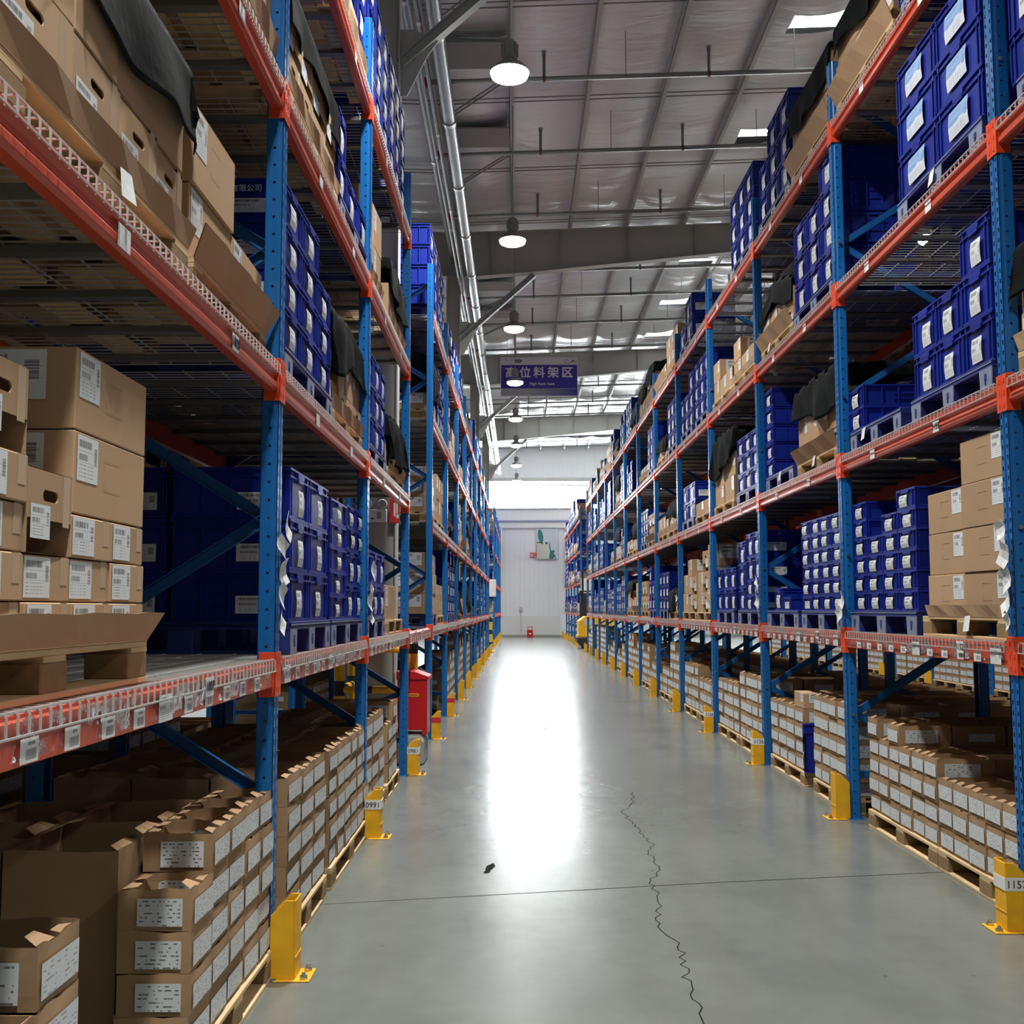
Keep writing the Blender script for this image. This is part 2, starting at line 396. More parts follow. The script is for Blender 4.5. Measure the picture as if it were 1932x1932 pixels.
# ---------------------------------------------------------------- dimensions of the place
XF = {'L': -.995, 'R': 2.31}                     # aisle faces of the two racks
Y0 = {'L': 4.559, 'R': 5.204}                    # first upright of each rack
BAY = 2.7
ZC = {'L': [0, 1.11, 2.326, 3.54, 4.772], 'R': [0, 1.151, 2.394, 3.648, 4.878]}   # underside of the connectors
DEPTH = 1.0
ZTOP = 5.5
END_Y = 57.8
def sgn(s): return -1 if s == 'L' else 1
def deck(s, l): return 0 if l == 0 else ZC[s][l] + .145
def yu(s, j): return Y0[s] + BAY * (j - 1)       # upright j stands between bay j-1 and bay j
def place(s, x, y, z):                           # x: depth into the rack
    return (XF[s] + sgn(s) * x, y, z)
def rot(s): return PI if s == 'L' else 0.0

# ================================================================ structure
X_L, X_R, Y_B, Y_E = -14.0, 21.0, -9.0, END_Y
def roof_z(x): return 9.98 + .033 * abs(x + 1.3)
m = MB(); m.quad([(X_L, Y_B, 0), (X_R, Y_B, 0), (X_R, Y_E, 0), (X_L, Y_E, 0)])
fl = structure('floor', m.mesh('floor', M_FLOOR), 'polished grey concrete warehouse floor with cracks and scuffs')
# joints and the winding crack are shallow dark fillings in the slab
def crack_strip(pts, w, name, z=.0006):
    mb = MB(); L = len(pts)
    for i in range(L - 1):
        (xa, ya), (xb, yb) = pts[i], pts[i + 1]; d = Vector((xb - xa, yb - ya)).normalized(); n = Vector((-d.y, d.x)) * w * .5
        wa = 1 if 0 < i else .4
        mb.quad([(xa - n.x * wa, ya - n.y * wa, z), (xb - n.x, yb - n.y, z), (xb + n.x, yb + n.y, z), (xa + n.x * wa, ya + n.y * wa, z)])
    return mb.mesh(name, M_INKF)
M_INKF = simple('joint_filler', (.018, .019, .018), .95, spec=.05)
def wiggle(ctrl, step=.05, amp=.02):
    out = []
    for i in range(len(ctrl) - 1):
        (xa, ya), (xb, yb) = ctrl[i], ctrl[i + 1]; n = max(2, int(math.hypot(xb - xa, yb - ya) / step))
        for k in range(n):
            t = k / n; out.append((xa + (xb - xa) * t + random.uniform(-amp, amp), ya + (yb - ya) * t + random.uniform(-amp * .4, amp * .4)))
    out.append(ctrl[-1]); return out
for pts, w in (([(-1.6, 5.5), (1.05, 6.07), (2.73, 6.37), (4.5, 6.7)], .009), ([(-1.6, 17.5), (4.6, 17.75)], .012), ([(-1.6, 29.3), (4.6, 29.5)], .012)):
    structure('trim_1', crack_strip(pts, w, 'slab_joint'), 'dark saw cut joint across the floor')
ck = wiggle([(.62, 3.3), (.65, 4.05), (.66, 4.5), (.70, 4.95), (.64, 5.3), (.71, 5.7), (.70, 6.1), (.80, 6.35), (.78, 6.8), (.83, 7.05), (.79, 7.5), (.74, 8.1), (.86, 8.5), (.90, 9.0)], .05, .018)
structure('trim_2', crack_strip(ck, .0055, 'floor_crack'), 'winding dark crack in the concrete floor')
ck = wiggle([(.10, 15.0), (.35, 14.2), (.30, 13.6), (.5, 13.2)], .08, .03)
structure('trim_2', crack_strip(ck, .010, 'floor_crack'), 'short dark crack in the concrete floor')
sc_ = MB(); n = 14
pts = [(-.17 + .022 * math.cos(t) * (1 + .4 * math.sin(5 * t)) + .10 * math.sin(t) * .18, 6.40 + .13 * math.sin(t), .0008) for t in [2 * PI * i / n for i in range(n)]]
sc_.quad(pts); o = ob('tyre_scuff', sc_.mesh('tyre_scuff', M_INKF)); tag(o, 'short black scuff mark on the concrete in the middle of the aisle', 'scuff mark')
# worn paint rectangles
def wall_box(name, x0, x1, y0, y1, z0, z1, mat, label=None): return structure(name, MB().box(x0, x1, y0, y1, z0, z1).mesh(name, mat), label)
wall_box('wall_left', X_L - .2, X_L, Y_B, Y_E, 0, 11, M_WALLP)
wall_box('wall_right', X_R, X_R + .2, Y_B, Y_E, 0, 11.2, M_WALLP)
wall_box('wall_back', X_L, X_R, Y_B - .2, Y_B, 0, 11, M_WALLP)
wall_box('wall_far', X_L, X_R, Y_E + .02, Y_E + .22, 1.1, 6.72, M_WALLP, 'pale ribbed panel wall closing the aisle')
wall_box('wall_far_upper', X_L, X_R, Y_E + .02, Y_E + .22, 8.2, 11, M_WALLP)
wall_box('wall_far_base', X_L, X_R, Y_E - .03, Y_E + .22, 0, 1.1, M_WHITE, 'white plastered base of the end wall')
wall_box('baseboard_far', X_L, X_R, Y_E - .045, Y_E - .031, 0, .12, M_GREYP)
wall_box('window_1', X_L, X_R, Y_E + .05, Y_E + .12, 6.72, 8.2, M_WIN, 'bright daylight band high in the end wall')
wf = MB()
for z in (6.72, 7.95, 8.2): wf.box(X_L, X_R, Y_E - .04, Y_E + .04, z - .03, z + .03)
for x in range(int(X_L), int(X_R), 3): wf.box(x + .6 - .02, x + .6 + .02, Y_E + .02, Y_E + .05, 6.72, 8.2)
structure('window_frame', wf.mesh('window_frame', M_GREYP))
wall_box('trim_3', X_L, X_R, Y_E - .06, Y_E + .02, 8.22, 8.36, M_RAFT)
tr = MB().box(X_L, X_R, Y_E - .05, Y_E + .01, 6.03, 6.10)
structure('trim_4', tr.mesh('trim', simple('blue_grey_trim', (.22, .24, .42), .5)))
tr = MB().box(X_L, X_R, Y_E - .08, Y_E + .01, 5.70, 5.88).box(-.95, -.85, Y_E - .08, Y_E + .01, 1.1, 5.7).box(2.45, 2.55, Y_E - .08, Y_E + .01, 1.1, 5.7)
structure('door_1', tr.mesh('door_frame', M_WHITE), 'white frame of the wide closed panel in the end wall')

# roof: quilted foil insulation between the purlins, daylit panels set in it
PUR = [-.1 + 1.25 * k for k in range(-11, 17)]
SKYL = [(4.0, 5.0, 15.2, 15.95), (4.0, 5.0, 19.05, 19.8), (4.0, 5.0, 26.3, 27.2), (4.0, 5.0, 30.25, 31.15), (4.0, 5.0, 34, 34.9), (4.0, 5.0, 38, 38.9),
        (4.0, 5.0, 4, 4.9), (4.0, 5.0, 8, 8.9), (-.0, 9.9, 44.7, 46.6), (0, 9.9, 53.2, 54.9),
        (12.6, 13.6, 6, 7), (12.6, 13.6, 14, 15), (12.6, 13.6, 22, 23), (12.6, 13.6, 30, 31)]
def roof():
    xs = sorted(set([round(-13.9 + .208333 * i, 3) for i in range(168)]))
    ys = [Y_B + .3 * i for i in range(int((Y_E - Y_B) / .3) + 2)]
    v = []; f = []
    rnd = random.Random(4)
    ph = {}
    for i, x in enumerate(xs):
        k = (x + .1) / 1.25; a = abs(math.sin(PI * k))
        for j, y in enumerate(ys):
            b = abs(math.sin(PI * y / 1.45))
            key = (math.floor(k), math.floor(y / 1.45)); r = ph.setdefault(key, rnd.uniform(.4, 1.3))
            v.append((x, y, roof_z(x) - .13 * (a ** .6) * (.45 + .55 * b ** .5) * r))
    ny = len(ys)
    for i in range(len(xs) - 1):
        for j in range(ny - 1):
            cx, cy = (xs[i] + xs[i + 1]) / 2, (ys[j] + ys[j + 1]) / 2
            if any(a < cx < b and c < cy < d for a, b, c, d in SKYL): continue
            f.append((i * ny + j, i * ny + j + 1, (i + 1) * ny + j + 1, (i + 1) * ny + j))
    me = bpy.data.meshes.new('ceiling'); me.from_pydata(v, [], f); me.materials.append(M_ROOF)
    me.polygons.foreach_set('use_smooth', [True] * len(f)); return me
structure('ceiling', roof(), 'roof lined with wrinkled silvery insulation')
structure('ceiling_deck', MB().quad([(X_L, Y_B, 10.75), (X_R, Y_B, 10.75), (X_R, Y_E, 10.75), (X_L, Y_E, 10.75)]).mesh('ceiling_deck', M_GREYP))
for i, (a, b, c, d) in enumerate(SKYL):
    mb = MB(); mb.quad([(a - .05, c - .05, roof_z(a) + .05), (b + .05, c - .05, roof_z(b) + .05), (b + .05, d + .05, roof_z(b) + .05), (a - .05, d + .05, roof_z(a) + .05)])
    structure('window_%d' % (i + 2), mb.mesh('skylight', M_SKYL), 'translucent daylit roof panel')
for x in PUR:
    z = roof_z(x) - .06
    mb = MB().box(x - .035, x + .035, Y_B, Y_E, z - .20, z - .192).box(x - .035, x - .029, Y_B, Y_E, z - .2, z).box(x - .035, x + .035, Y_B, Y_E, z - .006, z)
    structure('ceiling_beam', mb.mesh('purlin', M_PURL), None)
# sag rods: pairs of thin rods across the purlins
sr = MB(); y = 3.0
while y < 56:
    for dy in (0, .14):
        sr.tube((-12, y + dy, roof_z(-12) - .17), (-1.3, y + dy, roof_z(-1.3) - .17), .011, 5).tube((-1.3, y + dy, roof_z(-1.3) - .17), (19, y + dy, roof_z(19) - .17), .011, 5)
    y += 2.9
structure('ceiling_rod', sr.mesh('sag_rod', M_GREYP, fix=False))
# rafters and columns
RAF = [-.5, 11.5, 23.75, 35.5, 47.5]
def rafter(Y):
    def web(xs):
        mb = MB()
        for i in range(len(xs) - 1):
            (xa, ba), (xb, bb) = xs[i], xs[i + 1]; ta, tb = roof_z(xa) - .27, roof_z(xb) - .27
            mb.prism([(xa, ba), (xb, bb), (xb, tb), (xa, ta)], Y - .006, Y + .006)
            mb.prism([(xa, ba - .014), (xb, bb - .014), (xb, bb), (xa, ba)], Y - .12, Y + .12)
            mb.prism([(xa, ta), (xb, tb), (xb, tb + .014), (xa, ta + .014)], Y - .12, Y + .12)
        for x in (-.6, .9, 2.4, 3.9, 5.4, 6.9):
            b = np.interp(x, [p[0] for p in xs], [p[1] for p in xs]); mb.box(x - .005, x + .005, Y - .1, Y + .1, b, roof_z(x) - .27)
        return mb
    structure('ceiling_rafter', web([(-12, 9.5), (-6, 9.2), (-1.3, 8.72), (.3, 8.84), (4.6, 9.27), (9, 9.75), (20, 10.1)]).mesh('rafter', M_RAFT), 'tapered steel rafter across the roof')
for Y in RAF: rafter(Y)
def column(Y):
    mb = MB().box(-1.56, -1.29, Y - .005, Y + .005, 0, 8.95).box(-1.285, -1.27, Y - .11, Y + .11, 0, 8.95).box(-1.575, -1.56, Y - .11, Y + .11, 0, 8.95)
    structure('column', mb.mesh('column', M_RAFT if Y != 11.5 else simple('column_paint', (.50, .50, .48), .55)), 'steel building column standing in the rack row')
for Y in RAF: column(Y)
# knee braces with gusset plates
for Y in RAF:
    a, b = Vector((-1.27, Y, 7.35)), Vector((.35, Y, 8.80)); d = (b - a).normalized(); up = Vector((-d.z, 0, d.x))
    mb = MB()
    pts = lambda w0, w1: [(a.x + up.x * w0, a.z + up.z * w0), (b.x + up.x * w0, b.z + up.z * w0), (b.x + up.x * w1, b.z + up.z * w1), (a.x + up.x * w1, a.z + up.z * w1)]
    mb.prism(pts(-.05, .05), Y - .004, Y + .004).prism(pts(-.056, -.05), Y - .07, Y + .07).prism(pts(.05, .056), Y - .07, Y + .07)
    o = ob('knee_brace', mb.mesh('knee_brace', M_BRKT)); o['kind'] = 'structure'
    g = MB().prism([(-1.27, 7.0), (-1.27, 7.75), (-1.13, 7.75), (-.86, 7.62), (-.98, 7.45), (-1.2, 7.0)], Y - .012, Y + .012)
    for dx, dz in ((-1.2, 7.35), (-1.2, 7.45), (-1.1, 7.4), (-1.1, 7.5), (-1.02, 7.55)): g.tube((dx, Y - .03, dz), (dx, Y + .03, dz), .016, 6)
    ob('gusset_plate', g.mesh('gusset', M_BRKT), o)['label'] = 'grey bolted gusset plate'
# light purlin braces near the eaves
for k, Y in enumerate((14.5, 17.4, 20.3, 26.5, 29.3, 32.0)):
    mb = MB(); z = roof_z(-.1) - .3
    for dy in (0, .12): mb.tube((-1.2, Y + dy, z - .25), (-.1, Y - 1.0 + dy, z), .014, 5)
    structure('ceiling_brace', mb.mesh('purlin_brace', M_GREYP, fix=False))
    structure('ceiling_panel', MB().box(-1.15, -.15, Y - 1.9, Y - 1.1, roof_z(-.6) - .26, roof_z(-.6) - .24).mesh('closure', M_GREYP))
# pipes along the eaves
def pipe(name, x, z, r, label, mat=M_PIPE, y0=2, y1=56, joints=2.4, cat='pipe'):
    mb = MB().tube((x, y0, z), (x, y1, z), r, 18)
    o = ob(name, mb.mesh(name, mat, smooth=True)); tag(o, label, cat)
    y = y0 + 1.2
    while y < y1:
        c = cached(('coup', r), lambda: MB().tube((0, -.045, 0), (0, .045, 0), r * 1.13, 18).mesh('coupling', M_STEEL, smooth=True))
        ob('coupling', c, o, (x, y, z)); y += joints
    return o
pipe('water_main', -.98, 8.42, .095, 'thick galvanised water main running under the rafters', M_PIPE)
pipe('conduit', -1.17, 8.40, .030, 'thin bright conduit beside the thick water main', joints=3.1)
pipe('conduit', -1.25, 8.40, .022, 'thinnest bright conduit, closest to the columns', joints=3.3)
pipe('standing_main', -1.42, 9.1, .07, 'dark grey pipe high behind the thick water main', M_PIPEG, joints=5)
for k, Y in enumerate((9.3, 12.5, 15.69, 18.32, 21.31, 25.0, 27.12, 29.71, 32.7, 38.5, 41.5, 44.2, 50, 53)):
    z = 9.22
    mb = MB().tube((-1.5, Y, z), (10, Y, z + .33), .036, 10)
    o = ob('sprinkler_pipe', mb.mesh('sprinkler_pipe', M_PIPE, smooth=True)); tag(o, 'grey sprinkler pipe across the roof, %s from the camera' % ORD[k + 1], 'sprinkler pipe', 'sprinkler pipes under the roof')
    for x in (.39, 2.83, 5.3, 7.8):
        h = cached('sprhead', lambda: MB().tube((0, 0, 0), (0, 0, .36), .024, 8).tube((0, 0, .36), (0, 0, .40), .03, 8).tube((0, 0, .42), (0, 0, .425), .045, 10).tube((0, 0, .40), (0, 0, .42), .008, 6).mesh('sprinkler_head', M_PIPEG))
        ob('sprinkler_head', h, o, (x, Y, z + .0287 * (x + 1.5)))
        c = cached('sprcl', lambda: MB().tube((-.02, 0, 0), (.02, 0, 0), .046, 12).mesh('clamp', simple('rusty_clamp', (.16, .06, .05), .6))); ob('clamp', c, o, (x, Y, z + .0287 * (x + 1.5)))
    c = cached('sprel', lambda: MB().tube((-.07, 0, 0), (.07, 0, 0), .062, 12).tube((-.02, 0, 0), (.02, 0, 0), .078, 12).mesh('elbow', M_DISTANT)); ob('elbow_joint', c, o, (-1.36, Y, z + .004))
    for x in (1.6, 4.1): ob('hanger_rod', cached('hang', lambda: MB().tube((0, 0, 0), (0, 0, .7), .006, 5).mesh('hanger', M_GREYP)), o, (x, Y, z + .0287 * (x + 1.5)))

# ================================================================ lamps
def lamp_mesh():
    g = MB().lathe([(.0, -.012), (.14, .0), (.205, .03), (.215, .07), (.20, .085)], 28).mesh('lamp_glass', M_LAMP, smooth=True)
    r = MB().lathe([(.222, .075), (.225, .09), (.17, .15), (.10, .20), (.075, .24)], 28).mesh('reflector', M_PIPEG, smooth=True)
    h = MB().lathe([(.075, .23), (.082, .25), (.082, .42), (.05, .45), (.02, .46), (0, .46)], 20)
    for i in range(8):
        t = i * PI / 4; h.box(.078, .098, -.004, .004, .26, .41, M=Matrix.Rotation(t, 4, 'Z'))
    return g, r, h.mesh('ballast', M_GREYP)
LG, LR, LH = lamp_mesh()
ld = bpy.data.lights.new('high_bay_light', 'AREA'); ld.shape = 'DISK'; ld.size = .36; ld.energy = LAMP_W; ld.spread = math.radians(125); ld.color = (1, .985, .94)
ld2 = ld.copy(); ld2.energy = LAMP_W * .2
def lamp(x, y, label, z=7.4):
    o = ob('high_bay_lamp', None, None, (x, y, z)); tag(o, label, 'lamp', 'high bay lamps')
    ob('lamp_glass', LG, o)['label'] = 'glowing round lamp glass'
    ob('reflector', LR, o); ob('ballast', LH, o)
    top = roof_z(x) + .06 - z
    ob('hanging_rod', cached(('rod', round(top, 3)), lambda: MB().tube((0, 0, .45), (0, 0, top), .008, 6).mesh('rod', M_GREYP)), o)
    l = bpy.data.objects.new('lamp_light', ld if x > -3 else ld2); COL.objects.link(l); l.parent = o; l.location = (0, 0, -.02)
    return o
rowname = {0: 'over the aisle', 1: 'beyond the forklift side', 2: 'beyond the fire-box side'}
for r, X in ((0, -.09), (1, 6.6), (2, -5.6)):
    for k in range(-2, 8):
        Y = 11.93 + 5.67 * k
        if k < 0: t = 'round high bay lamp hanging behind the camera %s, %s back' % (rowname[r], ORD[-k])
        else: t = 'glowing round high bay lamp %s, %s down the row' % (rowname[r], ORD[k + 1])
        lamp(X, Y, t)

# ================================================================ racks
def post_mesh(h=ZTOP):
    # C-section sheet: front web with a groove, two flanks, return lips (x: depth, y: width .10)
    t = .003; mb = MB()
    o = [(.040, -.050), (.066, -.050)]
    def sheet(a, b):   # a,b points (x,y): thin vertical wall
        a, b = Vector(a), Vector(b); d = (b - a).normalized(); n = Vector((-d.y, d.x)) * t
        mb.prism([tuple(a), tuple(b), tuple(b + n), tuple(a + n)], 0, h, axis='z')
    for s in (1, -1):
        P = [(.070, .036 * s), (.070, .047 * s), (.022, .047 * s), (.014, .041 * s), (0, .041 * s), (0, .012 * s), (.008, .008 * s), (.008, 0)]
        if s < 0: P = P[::-1]
        for i in range(len(P) - 1): sheet(P[i], P[i + 1])
    return mb.mesh('post', M_POST)
def rack_upright_proto():
    root = ob('rack_upright', None)
    pm = post_mesh()
    f = ob('post', pm, root, (0, 0, 0))
    b = ob('post', pm, root, (DEPTH, 0, 0)); b.rotation_euler = (0, 0, PI)
    bolt = MB().tube((0, 0, 0), (0, -.012, 0), .011, 8).tube((0, .0, 0), (0, .09, 0), .011, 8).mesh('bolt', M_STEEL)
    zs = [.72, 1.27, 1.84, 2.40, 2.98, 3.55, 4.12, 4.70, 5.25]
    def brace(x0, z0, x1, z1):
        a, c = Vector((x0, 0, z0)), Vector((x1, 0, z1)); d = c - a; L = d.length; ang = math.atan2(d.z, d.x)
        mb = MB().box(0, L, -.015, -.0125, -.024, .024).box(0, L, -.015, .015, .021, .024).box(0, L, -.015, .015, -.024, -.021)
        o = ob('diagonal_brace', mb.mesh('brace', M_BRACE), root, (x0, 0, z0)); o.rotation_euler = (0, -ang, 0)
        return o
    xf, xb = .052, DEPTH - .052
    brace(xf, .30, xb, .30); brace(xb, .34, xf, zs[0])
    for i in range(len(zs) - 1):
        if i % 2 == 0: brace(xf, zs[i], xb, zs[i + 1])
        else: brace(xb, zs[i], xf, zs[i + 1])
    for i, z in enumerate(zs):
        x = .034 if i % 2 == 0 else DEPTH - .034
        ob('bolt', bolt, root, (x, -.048, z))
    fp = MB().box(-.03, .10, -.075, .075, 0, .006).mesh('foot_plate', M_BLUE)
    ob('foot_plate', fp, root, (0, 0, 0)); ob('foot_plate', fp, root, (DEPTH - .07, 0, 0))
    return root
UP = rack_upright_proto()
used = {}
def first_or_copy(proto, key, loc, rz):
    if key not in used:
        used[key] = 1; proto.location = loc; proto.rotation_euler = (0, 0, rz); return proto
    return copy_thing(proto, loc, rz)
def upright(s, x, y, label, flip=False):
    r = first_or_copy(UP, 'up', (x, y, 0), rot(s) if not flip else PI - rot(s))
    return tag(r, label, 'rack frame', 'blue rack uprights')
NB = 12
LAST = {'L': 13, 'R': 13}
for s in 'LR':
    for j in range(0, 14):
        y = yu(s, j)
        t = 'blue punched steel rack upright, %s, %s from the camera end' % (SIDE[s], ORD[j] if j else 'just beside the camera and')
        if j == 0: t = 'blue punched steel rack upright beside the camera, %s' % SIDE[s]
        upright(s, XF[s], y, t)
# back-to-back rows
BACKX = {'L': XF['L'] - DEPTH - .55, 'R': XF['R'] + DEPTH + .18}
for s in 'LR':
    for j in range(0, 14 if s == 'R' else 9):
        upright(s, BACKX[s], yu(s, j), 'dark blue rack upright of the rear row, %s, %s from the camera end' % (SIDE[s], ORD[j + 1]))
# far racks past the cross aisle
FAR0 = 43.3
for s in 'LR':
    for j in range(6): upright(s, XF[s] + (.06 if s == 'L' else .1), FAR0 + 2.7 * j, 'blue rack upright past the cross aisle, %s, %s along' % (SIDE[s], ORD[j + 1]))

# crossbars: beam with end connectors
BL = BAY - .10
def beam_profile(low):
    if low: return [(0, 0), (0, .11), (.012, .11), (.012, .125), (.046, .125), (.046, 0)]
    return [(.010, 0), (.0, .012), (.0, .038), (.010, .050), (.014, .062), (.010, .074), (.0, .086), (.0, .112), (.012, .112), (.012, .125), (.048, .125), (.048, 0)]
def connector_mesh():
    mb = MB()
    # plate on the flank and plate lapping the aisle face, folded from one sheet (origin: at upright centre line, underside)
    mb.box(-.006, .062, .050, .054, 0, .18).box(-.006, -.002, .002, .054, 0, .18).box(-.002, .002, .046, .054, 0, .18)
    for z in (.03, .09, .15): mb.box(-.009, -.006, .018, .030, z - .012, z + .012)
    return mb.mesh('connector', M_CONN, bevel=.0015)
CONN = connector_mesh()
CONNM = MB()
def mirrored(me, name):
    m2 = me.copy(); m2.name = name
    for v in m2.vertices: v.co.y = -v.co.y
    m2.flip_normals(); return m2
CONN2 = mirrored(CONN, 'connector_mirrored')
BEAM = {0: None, 1: None}
for low in (0, 1):
    BEAM[low] = MB().prism([(a, b * .84) for a, b in beam_profile(low)], .054, BAY - .054).mesh('beam', M_ORANGE, bevel=.002, smooth=False)
SLV = MB()
for i in range(24):
    y = .10 + (BAY - .2) / 24 * i; SLV.quad([(-.0045 - .004 * (i % 2), y, .012), (-.0045 - .004 * ((i + 1) % 2), y + (BAY - .2) / 24, .012), (-.0045 - .003 * ((i + 1) % 2), y + (BAY - .2) / 24, .098), (-.0045 - .003 * (i % 2), y, .098)])
SLV = SLV.mesh('label_sleeve', M_SLEEVE)
STK = MB().quad([(-.0032, .042, 0), (-.0032, -.042, 0), (-.0032, -.042, .05), (-.0032, .042, .05)], uv=True).mesh('beam_label', M_SHELFL)
STKB = MB().quad([(-.0036, .06, 0), (-.0036, -.06, 0), (-.0036, -.06, .075), (-.0036, .06, .075)], uv=True).mesh('beam_label', M_LABEL)
STKB2 = MB().quad([(-.0032, .045, 0), (-.0032, -.045, 0), (-.0032, -.045, .06), (-.0032, .045, .06)], uv=True).mesh('beam_label', M_PAPERP)
def crossbar(s, j, l, front=True, back_row=False, x_extra=0, far=False):
    """one orange beam; local y runs away from upright j (mirrored for the other side)"""
    y = yu(s, j) if not far else FAR0 + 2.7 * j
    root = ob('rack_crossbar', None)
    z = ZC[s][l] + .012
    x0 = XF[s] + sgn(s) * x_extra
    if front: root.location = (x0, y if s == 'R' else y + BAY, z); root.rotation_euler = (0, 0, rot(s))
    else: root.location = (x0 + sgn(s) * DEPTH, y + BAY if s == 'R' else y, z); root.rotation_euler = (0, 0, rot(s) + PI)
    ob('beam', BEAM[1 if l == 1 else 0], root, (0.004, 0, .028))
    ob('connector', CONN, root, (0, 0, -.012)); ob('connector', CONN2, root, (0, BAY, -.012))
    where = 'past the cross aisle, %s bay' % ORD[j + 1] if far else ('bay beside the camera' if j == 0 else '%s bay' % ORD[j])
    t = 'orange %s crossbar, %s, %s, %s' % ('rear' if not front else 'aisle', LEVELN[l], where, SIDE[s])
    if back_row: t = 'orange crossbar of the rear row, %s, %s, %s' % (LEVELN[l], where, SIDE[s])
    tag(root, t, 'rack beam', 'orange rack crossbars', 'thing')
    if front and not back_row and not far:
        def Y(v): return v if s == 'R' else BAY - v
        if l == 1:
            ob('label_sleeve', SLV, root, (.004, 0, .030))
            if j <= 4:
                k = 0
                for v in np.arange(.17, 2.5, .215):
                    k += 1
                    o = ob('printed_label', STKB if k in (1, 6) else STK, root, (-.007, Y(v), .036 if k not in (1, 6) else .032))
                    if k in (1, 6): o['label'] = 'larger white shelf label'
                if s == 'L' or j in (1, 2):
                    nums = {('L', 0): ('1007', 1.62), ('R', 1): ('1152', .55), ('R', 2): ('1148', .6)}
                    if (s, j) in nums:
                        tx, v = nums[(s, j)]
                        p = ob('number_label', STKB2, root, (-.016, Y(v + .03), .07)); lettering(tx, .045, M_INK, p, (-.0045, 0, .03), '-x')
        else:
            for v, n in ((.85, 0), (1.95, 1)):
                p = ob('number_label', STKB2, root, (.003, Y(v), .030))
                tx = {('L', 0, 2): ('1008', '1006'), ('R', 1, 2): ('1153', '1151')}.get((s, j, l))
                if tx and n == (1 if s == 'L' else 0): lettering(tx[0], .05, M_INK, p, (-.0045, 0, .03), '-x')
    return root
def wire_deck_mesh():
    mb = MB(); r = .0022; n = 50
    y0, y1 = .075, BAY - .075
    for i in range(n + 1):
        y = y0 + (y1 - y0) * i / n
        mb.box(-.010, DEPTH - .01, y - r, y + r, -r, r).box(-.010 - r, -.010 + r, y - r, y + r, -.046, -r)
    for x in (-.004, .12, .28, .44, .60, .76, .92): mb.box(x - r, x + r, y0, y1, r, 3 * r)
    mb.box(-.0165, -.0125, y0, (y0 + y1) / 2 - .02, -.046, -.0415).box(-.0165, -.0125, (y0 + y1) / 2 + .02, y1, -.046, -.0415)
    return mb.mesh('wire_mesh', M_ZINC, fix=False)
WD = wire_deck_mesh()
CH = MB().box(.055, DEPTH - .055, -.025, .025, -.026, -.023).box(.055, DEPTH - .055, -.025, -.022, -.023, -.004).box(.055, DEPTH - .055, .022, .025, -.023, -.004).mesh('support_channel', M_ZINCD)
def wire_deck(s, j, l, back_row=False, x_extra=0, far=False):
    y = yu(s, j) if not far else FAR0 + 2.7 * j
    root = ob('wire_deck', None, None, (XF[s] + sgn(s) * x_extra, y if s == 'R' else y + BAY, ZC[s][l] + .149)); root.rotation_euler = (0, 0, rot(s))
    ob('wire_mesh', WD, root)
    for k in range(6): ob('support_channel', CH, root, (0, .25 + .44 * k, 0))
    where = 'past the cross aisle, %s bay' % ORD[j + 1] if far else ('bay beside the camera' if j == 0 else '%s bay' % ORD[j])
    tag(root, 'zinc wire deck, %s, %s, %s%s' % (LEVELN[l], where, SIDE[s], ', rear row' if back_row else ''), 'wire deck', 'wire shelf decks')
    return root
for s in 'LR':
    for j in range(0, 13):
        for l in (1, 2, 3, 4):
            if s == 'L' and j == 3 and l > 1: continue          # the column stands in this bay
            if s == 'L' and j in (3, 8, 12): crossbar(s, j, l); continue
            if j == 0 and l == 4 and s == 'R': continue
            crossbar(s, j, l)
            crossbar(s, j, l, front=False)
            wire_deck(s, j, l)
    for j in range(0, 9 if s == 'R' else 6):
        for l in (1, 2, 3, 4): crossbar(s, j, l, back_row=True, x_extra=DEPTH + (.18 if s == 'R' else .55))
    for j in range(5):
        for l in (1, 2, 3, 4): crossbar(s, j, l, far=True, x_extra=-.06 if s == 'L' else .1)

# yellow upright guards
def guard_proto():
    root = ob('post_guard', None)
    mb = MB().box(-.105, -.099, -.06, .06, .006, .31)                                  # panel towards the aisle
    for s_ in (1, -1):
        mb.prism([(-.099, .006), (-.099, .31), (-.066, .31), (-.004, .25), (-.004, .006)], .054 * s_, .06 * s_)
    ob('guard_body', mb.mesh('guard_body', M_YEL, bevel=.002), root)
    ob('base_plate', MB().box(-.165, -.02, -.08, .08, 0, .006).mesh('base_plate', M_YEL, bevel=.002), root)
    ob('crease', MB().box(-.1075, -.105, -.06, .06, .085, .092).mesh('crease', M_YEL), root)
    b = MB().tube((0, 0, 0), (0, 0, .012), .017, 6).tube((0, 0, .012), (0, 0, .024), .008, 8).mesh('bolt', M_STEEL)
    for y in (-.05, .05): ob('bolt', b, root, (-.138, y, .006))
    return root
GP = guard_proto()
NUM = {('L', 2): '0991', ('L', 3): '0981', ('R', 1): '1157', ('R', 3): '1136', ('R', 4): '1126'}
TAPE = MB().box(-.1085, -.1055, -.061, .061, .185, .24).box(-.1085, -.003, -.0615, -.0605, .185, .245).box(-.1085, -.003, .0605, .0615, .185, .245)
TAPEW = TAPE.mesh('number_band', M_WHITE); TAPER = TAPE.mesh('red_band', M_DISTANT)
